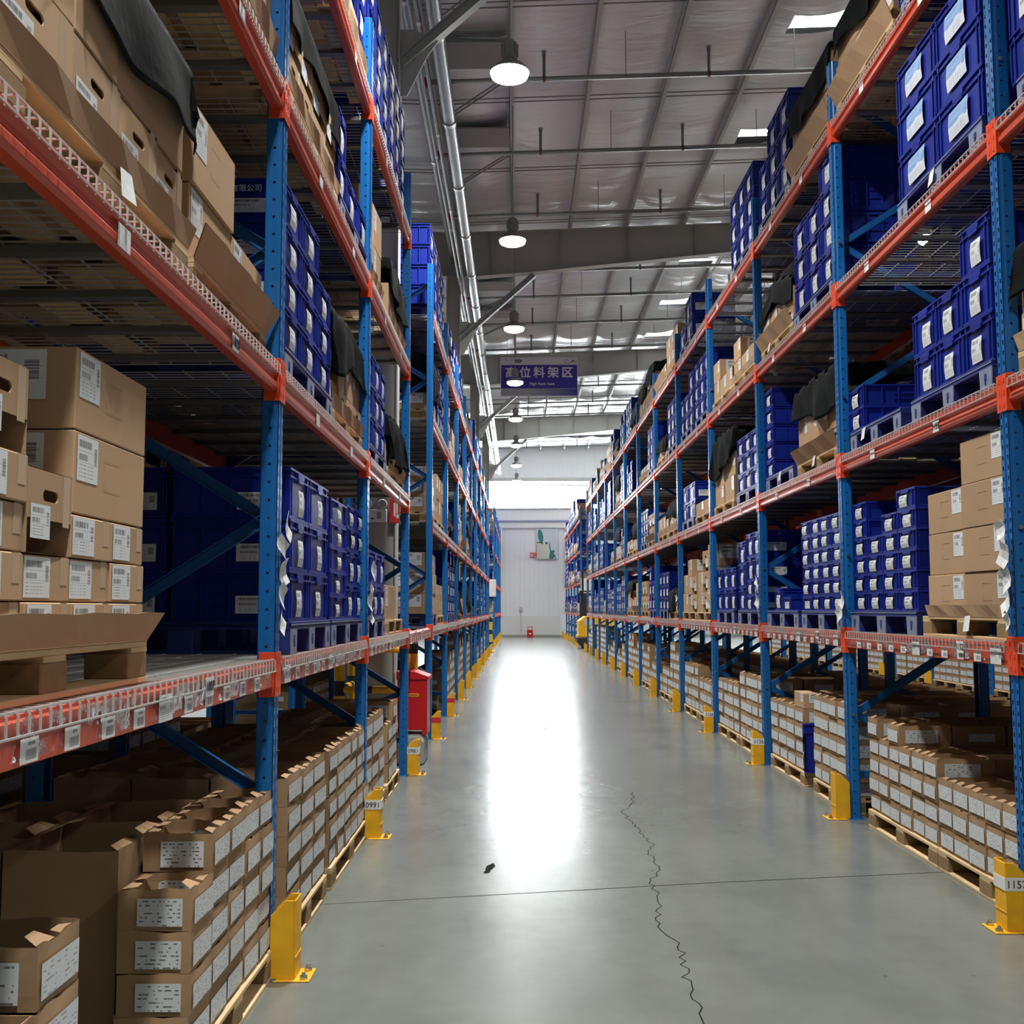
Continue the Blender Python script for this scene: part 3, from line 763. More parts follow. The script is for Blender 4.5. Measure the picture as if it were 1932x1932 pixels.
for s in 'LR':
    for j in range(1, 14):
        g = first_or_copy(GP, 'guard', (XF[s], yu(s, j) , 0), rot(s))
        nm = NUM.get((s, j))
        tag(g, 'yellow steel guard bolted at the foot of the %s upright, %s%s' % (ORD[j], SIDE[s], ', white number band' if nm else ''), 'post guard', 'yellow upright guards')
        if nm:
            t = ob('number_band', TAPEW, g); lettering(nm, .048, M_INK, t, (-.056, -.0622 if s == 'R' else .0622, .2125), '-y' if s == 'R' else '+y')
        elif s == 'L' and j in (4, 5):
            ob('red_band', TAPER, g)['label'] = 'red band around the yellow guard'
for s in 'LR':
    for j in range(6):
        g = copy_thing(GP, (XF[s], FAR0 + 2.7 * j, 0), rot(s)); tag(g, 'yellow guard past the cross aisle, %s, %s along' % (SIDE[s], ORD[j + 1]), 'post guard', 'yellow upright guards')

# ================================================================ goods
def crate_mesh(w, d, h, wide):
    """returnable plastic crate: thin walls, flange rims, ribs; origin at bottom centre of the aisle face"""
    mb = MB(); i = .010; t = .006; y0, y1 = -w / 2 + .002, w / 2 - .002
    def wall(x0, x1, a, b): mb.box(x0, x1, a, b, .012, h - .004)
    wall(i, i + t, y0 + i, y1 - i); wall(d - i - t, d - i, y0 + i, y1 - i)
    wall(i + t, d - i - t, y0 + i, y0 + i + t); wall(i + t, d - i - t, y1 - i - t, y1 - i)
    mb.box(i, d - i, y0 + i, y1 - i, .012, .018)
    def ring(z0, z1, o=0.0):
        mb.box(o, i, y0 + o, y1 - o, z0, z1).box(d - i, d - o, y0 + o, y1 - o, z0, z1)
        mb.box(i, d - i, y0 + o, y0 + i, z0, z1).box(i, d - i, y1 - i, y1 - o, z0, z1)
    ring(h - .014, h - .002); ring(.0, .014, .004)
    if h > .15: ring(h * .80, h * .80 + .009)
    # upright ribs
    zt = h * .80 if h > .15 else h - .014
    for y in (y0 + .006, y0 + .05, y1 - .05, y1 - .006):
        mb.box(.001, i, y - .004, y + .004, .014, zt)
    if h > .2:
        for y in (y0 + .035, y1 - .035): mb.box(.004, i, y - .010, y + .010, zt, h - .014)
    # latch / grip under the rim
    gw = min(.07, w * .22)
    mb.box(-.004, i, -gw, gw, h * .84 if h > .15 else h * .80, h - .014)
    mb.box(-.004, .0, -gw * .8, gw * .8, h * .76, h * .84)
    nx = int(d / .12)
    for k in range(nx + 1):
        x = .02 + (d - .04) * k / nx
        for a, b in ((y0, y0 + i), (y1 - i, y1)): mb.box(x - .004, x + .004, a + .001, b, .014, zt)
    # raised frame of the card pocket on the flanks
    for a in (y0 + .004, y1 - i):
        mb.box(d * .35, d * .65, a, a + .006, h * .30, h * .32).box(d * .35, d * .65, a, a + .006, h * .55, h * .57)
    return mb.mesh('crate', M_CRATE, bevel=.0012)
def label_quad(w, h, z, y=0, x=-.0015, mat=None, bend=.0, xoff=0):
    mb = MB(); n = 3
    for k in range(n):
        a, b = k / n, (k + 1) / n
        xa, xb = x - bend * math.sin(PI * a), x - bend * math.sin(PI * b)
        za, zb = z + h * a, z + h * b
        mb.quad([(xa, y + w / 2, za), (xa, y - w / 2, za), (xb, y - w / 2, zb), (xb, y + w / 2, zb)])
        mb.uv[len(mb.f) - 1] = [(0, a), (1, a), (1, b), (0, b)]
    return mb.mesh('label', mat or M_LABEL)
def side_label(w, h, z, x, y, mat=None):
    """on the flank that faces the camera; y<0 flank for R, y>0 for L"""
    mb = MB()
    if y < 0: mb.quad([(x, y, z), (x + w, y, z), (x + w, y, z + h), (x, y, z + h)], uv=True)
    else: mb.quad([(x + w, y, z), (x, y, z), (x, y, z + h), (x + w, y, z + h)], uv=True)
    return mb.mesh('label', mat or M_LABEL)
def carton_mesh(w, d, h, hole):
    mb = MB(); y0, y1 = -w / 2 + .002, w / 2 - .002; h = h - .003
    if not hole:
        mb.box(0, d, y0, y1, 0, h)
        me = mb.mesh('carton', M_KRAFT, bevel=.003)
        if h > .18:                                   # perforated outline of the grip
            bm = bmesh.new(); bm.from_mesh(me); me.materials.append(M_KRAFTD)
            for a, b, c, d_ in ((-.055, .055, h * .36, h * .36 + .002), (-.055, .055, h * .74, h * .74 + .002), (.053, .055, h * .36, h * .50), (.053, .055, h * .62, h * .74)):
                vs_ = [bm.verts.new((-.0008, y_, z_)) for y_, z_ in ((b, c), (a, c), (a, d_), (b, d_))]
                bm.faces.new(vs_).material_index = 1
            bm.to_mesh(me); bm.free()
        return me
    # front with a hand hole: ring around a slot
    hw, hh, zc = min(.045, w * .17), .013, h * .70; n = 0
    slot = []
    for k in range(9): t = PI / 2 + PI * k / 8; slot.append((-hw + hh * math.cos(t) + hh, zc + hh * math.sin(t)))
    for k in range(9): t = -PI / 2 + PI * k / 8; slot.append((hw - hh + hh * math.cos(t), zc + hh * math.sin(t)))
    slot = [(-hw + hh + hh * math.cos(PI / 2 + PI * k / 8), zc + hh * math.sin(PI / 2 + PI * k / 8)) for k in range(9)] + [(hw - hh + hh * math.cos(-PI / 2 + PI * k / 8), zc + hh * math.sin(-PI / 2 + PI * k / 8)) for k in range(9)]
    def onrect(p):
        dy, dz = p[0], p[1] - zc; best = 9
        for lim, v in ((y1, dy), (-y0, -dy)):
            if v > 1e-6: best = min(best, lim / v)
        for lim, v in ((h - zc, dz), (zc, -dz)):
            if v > 1e-6: best = min(best, lim / v)
        return (dy * best, zc + dz * best)
    outer = [onrect(p) for p in slot]
    corners = [(y0, h), (y0, 0), (y1, 0), (y1, h)]
    L = len(slot)
    for k in range(L):
        a, b = slot[k], slot[(k + 1) % L]; A, B = outer[k], outer[(k + 1) % L]
        pts = [a, b, B]
        if abs(A[0] - B[0]) > 1e-6 and abs(A[1] - B[1]) > 1e-6:
            for c in corners:
                if min(abs(c[0] - A[0]), abs(c[1] - A[1])) < 1e-6 and min(abs(c[0] - B[0]), abs(c[1] - B[1])) < 1e-6: pts.append(c); break
        pts.append(A)
        mb.quad([(0, p[0], p[1]) for p in pts])
        mb.quad([(0, a[0], a[1]), (.005, a[0], a[1]), (.005, b[0], b[1]), (0, b[0], b[1])])
    # the inner box behind the hole, open towards it, and the shell
    mb.box(.10, .104, y0, y1, .001, h - .001)
    for q in ([(0, y0, 0), (d, y0, 0), (d, y0, h), (0, y0, h)], [(0, y1, 0), (0, y1, h), (d, y1, h), (d, y1, 0)], [(d, y0, 0), (d, y1, 0), (d, y1, h), (d, y0, h)],
              [(0, y0, h), (d, y0, h), (d, y1, h), (0, y1, h)], [(0, y0, 0), (0, y1, 0), (d, y1, 0), (d, y0, 0)]): mb.quad(q)
    return mb.mesh('carton', M_KRAFT)
def tray_mesh(w, d, h, seed):
    """open topped brown carton, walls slightly bellied, torn flaps at the rim"""
    rnd = random.Random(seed); mb = MB(); t = .004; y0, y1 = -w / 2 + .002, w / 2 - .002
    def wall(p, q, nrm, top):
        p, q, nrm = Vector(p), Vector(q), Vector(nrm); n = 6; rows = 4
        for off, fl in ((0, 0), (-t, 1)):
            base = len(mb.v)
            for r in range(rows + 1):
                for k in range(n + 1):
                    u = k / n; v = r / rows
                    c = p.lerp(q, u) + nrm * (off + .004 * math.sin(PI * v) * math.sin(PI * u))
                    zz = h * v if r < rows else top[k]
                    mb.v.append((c.x, c.y, zz))
            for r in range(rows):
                for k in range(n):
                    a = base + r * (n + 1) + k; f = (a, a + 1, a + n + 2, a + n + 1)
                    mb.f.append(f if not fl else f[::-1]); mb.m.append(0)
    def top(): return [h + rnd.uniform(-.007, .004) for _ in range(7)]
    wall((0, y1, 0), (0, y0, 0), (-1, 0, 0), top()); wall((d, y0, 0), (d, y1, 0), (1, 0, 0), top())
    wall((0, y0, 0), (d, y0, 0), (0, -1, 0), top()); wall((d, y1, 0), (0, y1, 0), (0, 1, 0), top())
    mb.box(.004, d - .004, y0 + .004, y1 - .004, 0, .004)
    for k in range(4):                       # curled corner flaps
        cx = (.0, d)[k % 2]; cy = (y0, y1)[k // 2]; sx = 1 if k % 2 == 0 else -1; sy = 1 if k // 2 == 0 else -1
        L = rnd.uniform(.03, .055); up = rnd.uniform(-.004, .014)
        mb.quad([(cx + sx * .004, cy + sy * .01, h - .004), (cx + sx * .004, cy + sy * (w * .42), h - .004), (cx + sx * L, cy + sy * (w * .34), h + up), (cx + sx * L, cy + sy * .03, h + up)])
    return mb.mesh('open_carton', M_KRAFTD, fix=False)

ITEMS = []        # every crate and carton, as data first
def add(kind, s, y, w, z, h, d=.6, x=.05, row=0, desc='', bay=0, yaw=0, blue=False, side=False, X=None):
    ITEMS.append(dict(kind=kind, s=s, y=y, w=w, z=z, h=h, d=d, x=x, row=row, desc=desc, bay=bay, yaw=yaw, blue=blue, side=side, X=X))
PH = {'W': .115, 'B': .145, None: 0}
def wood_pallet_proto():
    root = ob('wooden_pallet', None)
    top = MB()
    for k in range(6): x = .0 + k * .176; top.box(x, x + .12, -.6, .6, .098, .115)
    ob('top_deck', top.mesh('deck', M_WOOD, bevel=.002), root)
    st = MB()
    for y in (-.6, -.06, .48): st.box(.0, 1.0, y, y + .12, .084, .098)
    ob('stringer_board', st.mesh('stringer', M_WOOD), root)
    bk = MB().box(0, .12, -.07, .07, .016, .084).mesh('block', M_WOODB, bevel=.003)
    for x in (.0, .44, .88):
        for y in (-.53, 0, .53): ob('block', bk, root, (x, y, 0))
    for x in (.0, .44, .88): ob('bottom_board', cached('pbb', lambda: MB().box(0, .12, -.6, .6, 0, .016).mesh('board', M_WOOD, bevel=.002)), root, (x, 0, 0))
    return root
def plastic_pallet_proto():
    root = ob('plastic_pallet', None)
    top = MB().box(0, 1.0, -.6, .6, .118, .140).box(0, .012, -.6, .6, .108, .145).box(.988, 1.0, -.6, .6, .108, .145).box(.012, .988, -.6, -.588, .108, .145).box(.012, .988, .588, .6, .108, .145)
    ob('deck', top.mesh('deck', M_PALB, bevel=.002), root)
    ft = MB().box(0.004, .12, -.075, .075, 0, .118)
    ft2 = MB().prism([(-.072, 0), (.072, 0), (.082, .112), (-.082, .112)], -.001, .004, axis='x').mesh('foot_face', M_PALG)
    ftm = ft.mesh('foot', M_PALB, bevel=.003)
    clip = MB().box(-.004, -.001, -.012, .012, .055, .085).box(-.006, -.001, -.004, .004, .03, .06).mesh('clip', M_PALB)
    for y in (-.52, 0, .52):
        for x in (0, .44, .88):
            f = ob('foot', ftm, root, (x, y, 0))
            if x == 0:
                q = ob('foot_face', ft2, f); q['label'] = 'scuffed grey blue face of the foot'; ob('clip', clip, f, (0, 0, 0))
    for y in (-.52, 0, .52): ob('runner', cached('ppr', lambda: MB().box(.008, .99, -.06, .06, 0, .016).mesh('runner', M_PALB)), root, (0, y, -.0))
    ob('edge_strip', MB().box(-.003, .0, -.6, .6, .128, .134).mesh('strip', M_PALG), root)
    return root
WP = wood_pallet_proto(); PP = plastic_pallet_proto()
def bayname(j, far=False): return 'camera bay' if j == 0 else '%s bay' % ORD[j]
def pallet(s, l, yc, typ, label, x=.04, z=None, X=None, rz=None, w=1.2):
    pr = WP if typ == 'W' else PP
    zz = deck(s, l) + .008 if l else 0.0
    if z is not None: zz = z
    xx = (XF[s] + sgn(s) * x) if X is None else X
    r = first_or_copy(pr, typ, (xx, yc, zz), rot(s) if rz is None else rz)
    if abs(w - 1.2) > .02: r.scale = (1, w / 1.2, 1)
    tag(r, label, 'pallet', 'wooden pallets' if typ == 'W' else 'blue plastic pallets')
    return r
COUNT = {}
KN = {'C': 'blue crate', 'S': 'little crate', 'K': 'plain carton', 'H': 'hand-hole carton', 'T': 'open tray carton'}
def load(s, j, l, slot, y0, typ, cols, d=.6, x=.05, rows=1, skirt=False, X=None, nopal=False, extra='', blue=False, side=False, pw=None, bl=None):
    bn = bl or bayname(j)
    """a pallet with columns of goods, listed from the camera side; each column (w, [(kind, h, count), ...])"""
    W = sum(c[0] for c in cols)
    z0 = (deck(s, l) + .008 if l else 0) + PH[typ]
    slotn = {'n': 'camera-end pallet', 'f': 'far-end pallet', 'm': 'middle pallet'}[slot]
    if typ and not nopal:
        pallet(s, l, y0 + (pw or W) / 2, typ, '%s pallet, %s of %s, %s, %s%s' % ('pale wooden' if typ == 'W' else 'blue plastic', {'n': 'camera end', 'f': 'far end', 'm': 'middle'}[slot], LEVELN[l], bn, SIDE[s], extra), x=x - .01, X=X, w=(pw or max(W, .9)))
    y = y0; tops = []
    ztop = z0
    for ci, c in enumerate(cols):
        w, segs = c[0], c[1]; z = z0; n = 0
        for kind, h, cnt in segs:
            for k in range(cnt):
                n += 1
                for r in range(rows):
                    jx = random.uniform(-.004, .004) if kind in 'CS' else random.uniform(-.013, .013)
                    desc = '%s, %s layer, %s column%s, %s, %s, %s%s' % (KN[kind], ORD[n], ORD[ci + 1], ' behind' if r else '', slotn, LEVELN[l], bn, SIDE[s] + extra)
                    add(kind, s, y + w / 2, w, z, h, d=d, x=x + .0 + abs(jx) + r * (d + .012), row=r, desc=desc, bay=j, blue=blue, side=side, X=X, yaw=random.uniform(-.022, .022) if kind in 'KHT' else random.uniform(-.006, .006))
                z += h
        tops.append((y, w, z)); y += w
        ztop = max(ztop, z)
    if skirt: tray_skirt(s, y0, W, z0, x, l, j, slotn, d, hh=skirt if skirt is not True else .085)
    return z0, ztop, y0, W
def tray_skirt(s, y0, W, z0, x, l, j, slotn, d, hh=.085, tilt=.2):
    """cardboard cap folded outwards round the foot of the stack"""
    n = 10; t = .004; mb = MB()
    if (s, j, l) == ('L', 0, 1) or hh > .095: tilt = .5
    top = []; bot = []
    for k in range(n + 1):
        y = -W / 2 - .0 + W * k / n; f = .006 * math.sin(k * 2.1)
        bot.append((-.012, y, 0)); top.append((-.012 - hh * tilt + f, y + (k / n - .5) * .06, hh + f * .4))
    base = len(mb.v)
    for o in (0, t):
        for p in bot: mb.v.append((p[0] + o, p[1], p[2]))
        for p in top: mb.v.append((p[0] + o, p[1], p[2]))
    m_ = n + 1
    for k in range(n):
        a = base + k; mb.f.append((a, a + 1, a + m_ + 1, a + m_)); mb.m.append(0)
        a = base + 2 * m_ + k; mb.f.append((a, a + m_, a + m_ + 1, a + 1)); mb.m.append(0)
        mb.f.append((base + m_ + k, base + m_ + k + 1, base + 3 * m_ + k + 1, base + 3 * m_ + k)); mb.m.append(0)
    mb.box(-.012, d + .3, -W / 2, W / 2, -.003, -.0005)
    o = ob('cardboard_liner', mb.mesh('cardboard_liner', M_KRAFT, fix=False), None, place(s, x, y0 + W / 2, z0 + .002), rot(s))
    tag(o, 'brown cardboard liner folded out, %s, %s, %s, %s' % (slotn, LEVELN[l], bayname(j), SIDE[s]), 'cardboard liner', 'cardboard pallet liners')
def cover(s, y0, W, ztop, drop, label, d=.7, x=.05, seed=0, near=.25, far=.12, tear=True, peak=0):
    """black cloth draped over a stack"""
    rnd = random.Random(seed); mb = MB()
    nu, nv = 44, 44
    v0, v1 = -drop, d; u0, u1 = -W / 2 - near, W / 2 + far
    ph = [rnd.uniform(0, 6) for _ in range(6)]
    idx = {}
    for i in range(nu + 1):
        for k in range(nv + 1):
            u = u0 + (u1 - u0) * i / nu; v = v0 + (v1 - v0) * k / nv
            ou = max(0, -W / 2 - u) + max(0, u - W / 2); ov = max(0, -v)
            ov *= 1 + .22 * math.sin(u * 3.1 + ph[0]) + .06 * math.sin(u * 9 + ph[1])
            cu = min(max(u, -W / 2), W / 2); cv = max(v, 0)
            dz = math.hypot(ou, ov) if ou and ov else ou + ov
            fold = .010 + min(dz, .35) * (.07 + .06 * math.sin(u * 8 + ph[2] + 5 * v + 1.4 * math.sin(v * 9)) + .035 * math.sin(u * 17 + ph[3] - 8 * v)) if ov else .004
            foldu = (.010 + min(ou, .3) * (.05 + .06 * math.sin(v * 10 + ph[4]))) if ou else 0
            sg = -1 if u < 0 else 1
            X_ = cv - (fold if ov else 0); Y_ = cu + sg * foldu
            Z_ = ztop + .006 - dz + (.008 * math.sin(u * 9 + ph[5]) * math.sin(v * 11) + .006 if not dz else 0)
            if peak: Z_ += peak * max(0, 1 - abs(cu) / (W / 2)) * max(0, 1 - abs(cv - d * .4) / (d * .6))
            idx[i, k] = len(mb.v); mb.v.append((X_, Y_ if s == 'R' else -Y_, Z_ - ztop))
    for i in range(nu):
        for k in range(nv):
            if tear:
                v = v0 + (v1 - v0) * (k + .5) / nv; u = u0 + (u1 - u0) * (i + .5) / nu
                if -.02 < v < .035 and (i % 8) in (1, 2, 3) and abs(u) < W / 2: continue
                if -W / 2 - .03 < u < -W / 2 + .025 and (k % 8) in (2, 3, 4) and v > .02: continue
            mb.f.append((idx[i, k], idx[i + 1, k], idx[i + 1, k + 1], idx[i, k + 1])); mb.m.append(0)
    me = mb.mesh('dust_cover', M_CLOTH, fix=False, smooth=False); me.polygons.foreach_set('use_smooth', [True] * len(me.polygons))
    o = ob('dust_cover', me, None, place(s, x, y0 + W / 2, ztop), rot(s))
    sm = o.modifiers.new('thickness', 'SOLIDIFY'); sm.thickness = .004
    tag(o, label, 'cloth cover', 'black cloth covers over goods'); return o

# ---------------------------------------------------------------- what stands where
def C(n, h=.235, w=.40): return (w, [('C', h, n)])
def S_(n, h=.124, w=.30): return (w, [('S', h, n)])
def T_(n, h=.123, w=.215): return (w, [('T', h, n)])
def K(n, h=.25, w=.5): return (w, [('K', h, n)])
# ---- fire-box side, bay beside the camera
load('L', 0, 1, 'n', 1.88, 'W', [(.24, [('K', .105, 4), ('H', .19, 1)]), (.235, [('K', .105, 4), ('H', .19, 1)]), (.245, [('K', .105, 2), ('H', .19, 1)]), (.26, [('K', .105, 3)]), (.25, [('K', .105, 3)])], d=.4, rows=2, skirt=.075, x=.06)
zb = deck('L', 1) + .008 + .115 + .316
for n in (0, 1): add('K', 'L', 2.86, .50, zb + .203 * n + .001, .203, d=.6, x=.07, desc='large two-label carton, %s of two, on small cartons, camera bay, fire-box side' % ('lower', 'upper')[n], side=True)
z0, zt, _, _ = load('L', 0, 2, 'n', 2.08, 'W', [(.40, [('H', .235, 1), ('K', .34, 1)]), (.32, [('H', .235, 1)]), (.29, [('H', .235, 1)]), (.28, [('H', .235, 1)])], d=.45, rows=2, skirt=.07, x=.05)
add('K', 'L', 2.485 + .14, .28, z0 + .236, .34, d=.6, x=.05, desc='tall plain carton under black cloth, second shelf, camera bay, fire-box side')
add('K', 'L', 3.07, .57, z0 + .236, .34, d=.6, x=.06, desc='widest plain carton with white corner label, camera-end pallet, second shelf, camera bay, fire-box side')
cover('L', 2.5, .86, z0 + .58, .22, 'black cloth hanging over cartons on second shelf beside the camera, fire-box side', seed=3, near=.1, far=.16)
z0, zt, _, _ = load('L', 0, 2, 'f', 3.46, 'W', [(.51, [('K', .255, 1)]), (.51, [('K', .255, 1)])], d=.55, rows=1, skirt=.10, x=.06)
add('K', 'L', 3.72, .52, z0 + .257, .27, d=.6, x=.06, desc='plain carton on top of two others, far-end pallet, second shelf, camera bay, fire-box side', side=True)
load('L', 0, 3, 'f', 3.42, 'W', [(.36, [('K', .3, 1)]), (.36, [('K', .3, 1)]), (.36, [('K', .3, 1)])], d=.6, rows=1, skirt=.08)
load('L', 0, 3, 'n', 2.15, 'W', [(.4, [('K', .3, 2)]), (.4, [('K', .3, 2)]), (.4, [('K', .3, 2)])], d=.6, skirt=.08)
# floor
load('L', 0, 0, 'f', 3.44, 'W', [T_(4, .125, .225)] + [T_(5, .125, .22)] * 4, d=.225, rows=1, side=True, x=.0)
load('L', 0, 0, 'n', 2.12, 'W', [T_(4, .13, .23), T_(5, .13, .22)], d=.30, rows=1, side=True, x=-.0)
for n in range(2):
    for q in range(2): add('T', 'L', 3.72 + .46 * n, .45, .117, .60, d=.36, x=.25 + .37 * q, row=0, desc='tall dark open carton standing behind the trays, %s in %s row, camera bay, fire-box side' % (ORD[n + 1], ORD[q + 1]))
# ---- fire-box side, first bay
load('L', 1, 1, 'n', 4.98, 'B', [(.46, [('C', .235, 3)]), (.53, [('C', .235, 3)])], d=.55, rows=2, x=.04, pw=1.02, side=True)
load('L', 1, 1, 'f', 6.06, 'B', [(.58, [('C', .135, 5)]), (.36, [('C', .21, 2), ('S', .135, 2)]), (.34, [('C', .21, 2), ('S', .135, 2)])], d=.55, rows=1, x=.04, pw=1.15)
load('L', 1, 2, 'n', 4.76, 'B', [(.42, [('C', .19, 4)]), (.42, [('C', .19, 4)]), (.38, [('C', .185, 3)])], d=.6, rows=1, x=.04, side=True)
z0, zt, y0, w = load('L', 1, 2, 'f', 6.02, 'W', [(.3, [('K', .16, 1), ('H', .27, 1)])] + [(.3, [('H', .16, 1), ('K', .27, 1)])] * 3, d=.45, skirt=.07, x=.05)
cover('L', y0, w, zt + .12, .32, 'black cloth bundle over hand-hole cartons, second shelf, first bay, fire-box side', seed=5, near=.15, peak=.15)
z0, zt, y0, w = load('L', 1, 3, 'n', 4.72, 'W', [(.34, [('H', .19, 2)])] * 4, d=.5, skirt=.06, x=.04)
cover('L', y0, w, zt + .16, .26, 'long black cloth over hand-hole cartons, third shelf, first bay, fire-box side', seed=6, near=.1, far=.12)
load('L', 1, 3, 'f', 6.12, 'B', [(.28, [('C', .26, 2)]), (.5, [('C', .24, 1)]), (.45, [('C', .24, 1)])], x=.03)
load('L', 1, 4, 'n', 4.75, 'W', [(.42, [('K', .3, 2)])] * 3, skirt=.09)
load('L', 1, 4, 'f', 6.08, 'W', [(.42, [('K', .25, 1)]), (.4, [('K', .25, 1)]), (.38, [('C', .24, 3)])], skirt=.09)
load('L', 1, 0, 'n', 4.83, 'W', [(.31, [('T', .125, 5)]), (.31, [('T', .122, 5)]), (.32, [('T', .122, 5)])], d=.33, rows=3, x=.0)
load('L', 1, 0, 'f', 5.90, 'W', [(.245, [('T', .12, 5)])] * 6, d=.32, rows=3, x=.0)
# ---- fire-box side, second bay
load('L', 2, 1, 'n', 7.42, 'B', [(.42, [('C', .235, 2)]), (.42, [('C', .235, 2)]), (.34, [('C', .235, 2)])], pw=1.2)
load('L', 2, 1, 'f', 8.72, 'W', [(.62, [('K', .28, 1)])], pw=1.1, side=True)
load('L', 2, 2, 'n', 7.40, 'B', [(.45, [('C', .22, 3)]), (.4, [('C', .22, 3)]), (.3, [('C', .22, 3)])])
z0, zt, y0, w = load('L', 2, 2, 'f', 8.68, 'W', [(.4, [('K', .22, 1)])] * 3, skirt=.09)
cover('L', y0, w, zt + .2, .36, 'black cloth sagging over cartons, second shelf, second bay, fire-box side', seed=7, near=.2, peak=.12)
load('L', 2, 3, 'n', 7.40, 'W', [(.4, [('K', .3, 2)])] * 2, skirt=.06)
z0, zt, y0, w = load('L', 2, 3, 'f', 8.68, 'W', [(.4, [('K', .28, 1)])] * 3, skirt=.06)
cover('L', y0, w, zt + .2, .3, 'black cloth hanging off the third shelf, second bay, fire-box side', seed=8, near=.1, peak=.1)
load('L', 2, 4, 'n', 7.40, 'B', [(.4, [('C', .235, 4)])] * 3)
load('L', 2, 4, 'f', 8.68, 'B', [(.4, [('C', .235, 4)])] * 3)
load('L', 2, 0, 'n', 7.45, 'W', [(.36, [('T', .15, 4)]), (.36, [('T', .15, 4)]), (.3, [('T', .15, 4)])], d=.35, rows=2, x=.03, side=True)
load('L', 2, 0, 'f', 8.72, 'W', [(.36, [('T', .15, 3)]), (.3, [('T', .15, 4)])], d=.35, rows=2, x=.03, side=True)
# ---- fire-box side, third bay: fire box only (see below); rear cartons
# ---- forklift side, first bay
load('R', 1, 1, 'n', 5.34, 'W', [(.53, [('K', .232, 4)]), (.50, [('K', .232, 3)])], d=.62, x=.05, skirt=.06, pw=1.12, side=False)
load('R', 1, 1, 'f', 6.56, 'B', [S_(6, .124, .32), S_(5, .124, .30), S_(4, .124, .31), S_(6, .124, .30)], d=.4, rows=2, x=.05, pw=1.28)
load('R', 1, 2, 'n', 5.38, 'B', [(.37, [('C', .252, 3)]), (.36, [('C', .252, 2)]), (.36, [('C', .252, 2)])], x=.04, pw=1.12)
load('R', 1, 2, 'f', 6.60, 'B', [(.84, []), (.35, [('S', .15, 2)])], x=.04)
load('R', 1, 3, 'n', 5.38, 'B', [(.62, [('C', .275, 3)]), (.62, [('C', .275, 3)])], d=.45, x=.04, blue=True, pw=1.24)
z0, zt, y0, w = load('R', 1, 4, 'f', 6.62, 'W', [(.62, [('K', .30, 2)]), (.62, [('K', .30, 2)])], skirt=.13)
cover('R', y0, w, zt, .26, 'black cloth over cartons, top shelf, first bay, forklift side', seed=9, near=.05)
load('R', 1, 4, 'n', 5.36, 'B', [(.4, [('C', .25, 3)])] * 3)
load('R', 1, 0, 'f', 6.40, 'W', [T_(4, .123, .205)] * 2 + [T_(4, .123, .2)] + [T_(5, .123, .2)] + [T_(4, .123, .2)] + [T_(5, .123, .2)], d=.33, rows=3, x=.06, side=True)
load('R', 1, 0, 'n', 5.12, 'W', [T_(4, .132, .21)] + [T_(3, .132, .21)] * 5, d=.33, rows=3, x=.06, side=True)
# ---- forklift side, bay beside the camera
load('R', 0, 1, 'f', 3.8, 'W', [(.5, [('K', .24, 2)]), (.6, [('K', .24, 3)])], skirt=.06)
load('R', 0, 2, 'f', 3.9, 'W', [(.3, [('H', .18, 1), ('K', .25, 1)])] * 4, skirt=.08)
cover('R', 3.9, 1.2, deck('R', 2) + .12 + .50, .28, 'black cloth over cartons, second shelf beside the camera, forklift side', seed=10, far=.1)
load('R', 0, 3, 'f', 3.9, 'B', [(.4, [('C', .25, 4)])] * 3)
load('R', 0, 0, 'f', 3.8, 'W', [T_(3, .132, .22)] * 5, d=.33, rows=2, x=.06)
# ---- forklift side, second bay
load('R', 2, 1, 'n', 8.05, 'B', [S_(6, .121, .29)] * 4, d=.4, rows=2)
load('R', 2, 1, 'f', 9.33, 'B', [(.28, []), (.3, [('S', .121, 1)]), (.32, [('S', .2, 1)]), (.25, [])], d=.4)
for n in range(5): add('S', 'R', 9.75, .36, deck('R', 1) + .153 + .135 * n, .135, d=.5, x=.42, desc='blue end-labelled crate, %s layer of recessed stack, first shelf, second bay, forklift side' % ORD[n + 1], side=True)
z0, zt, y0, w = load('R', 2, 2, 'n', 8.02, 'W', [(.32, [('H', .15, 1), ('K', .29, 1)]), (.3, [('H', .15, 1), ('K', .25, 1)]), (.3, [('H', .15, 1), ('K', .25, 1)]), (.3, [('K', .15, 1), ('K', .23, 1)])], skirt=.11)
cover('R', y0 + .02, w, zt + .17, .30, 'black cloth bulging over cartons, second shelf, second bay, forklift side', seed=11, near=.12, far=.2, peak=.05)
load('R', 2, 2, 'f', 9.30, 'B', [(.42, []), (.42, []), (.34, [('C', .165, 5)])], pw=1.2)
load('R', 2, 3, 'n', 8.0, 'B', [(.42, [('C', .245, 4)]), (.41, [('C', .245, 3)]), (.4, [('C', .245, 3)])])
z0, zt, y0, w = load('R', 2, 3, 'f', 9.28, 'W', [(.3, [('H', .15, 1), ('K', .17, 1)])] * 4, skirt=.12)
cover('R', y0, w, zt + .08, .2, 'black cloth rising to a point over cartons, third shelf, second bay, forklift side', seed=12, near=.03, peak=.42)
z0, zt, y0, w = load('R', 2, 4, 'n', 8.0, 'W', [(.6, [('K', .29, 2)]), (.6, [('K', .29, 2)])], skirt=.13)
cover('R', y0, w, zt - .0, .25, 'black cloth over cartons, top shelf, second bay, forklift side', seed=13, near=.05)
load('R', 2, 4, 'f', 9.28, 'B', [(.42, [('C', .275, 3)]), (.42, [('C', .275, 3)]), (.38, [('C', .275, 2)])], d=.45)
load('R', 2, 0, 'n', 8.02, 'W', [(.3, [('T', .132, 5)])] + [(.22, [('T', .132, 5)])] * 3, d=.36, rows=2, x=.05, side=True)
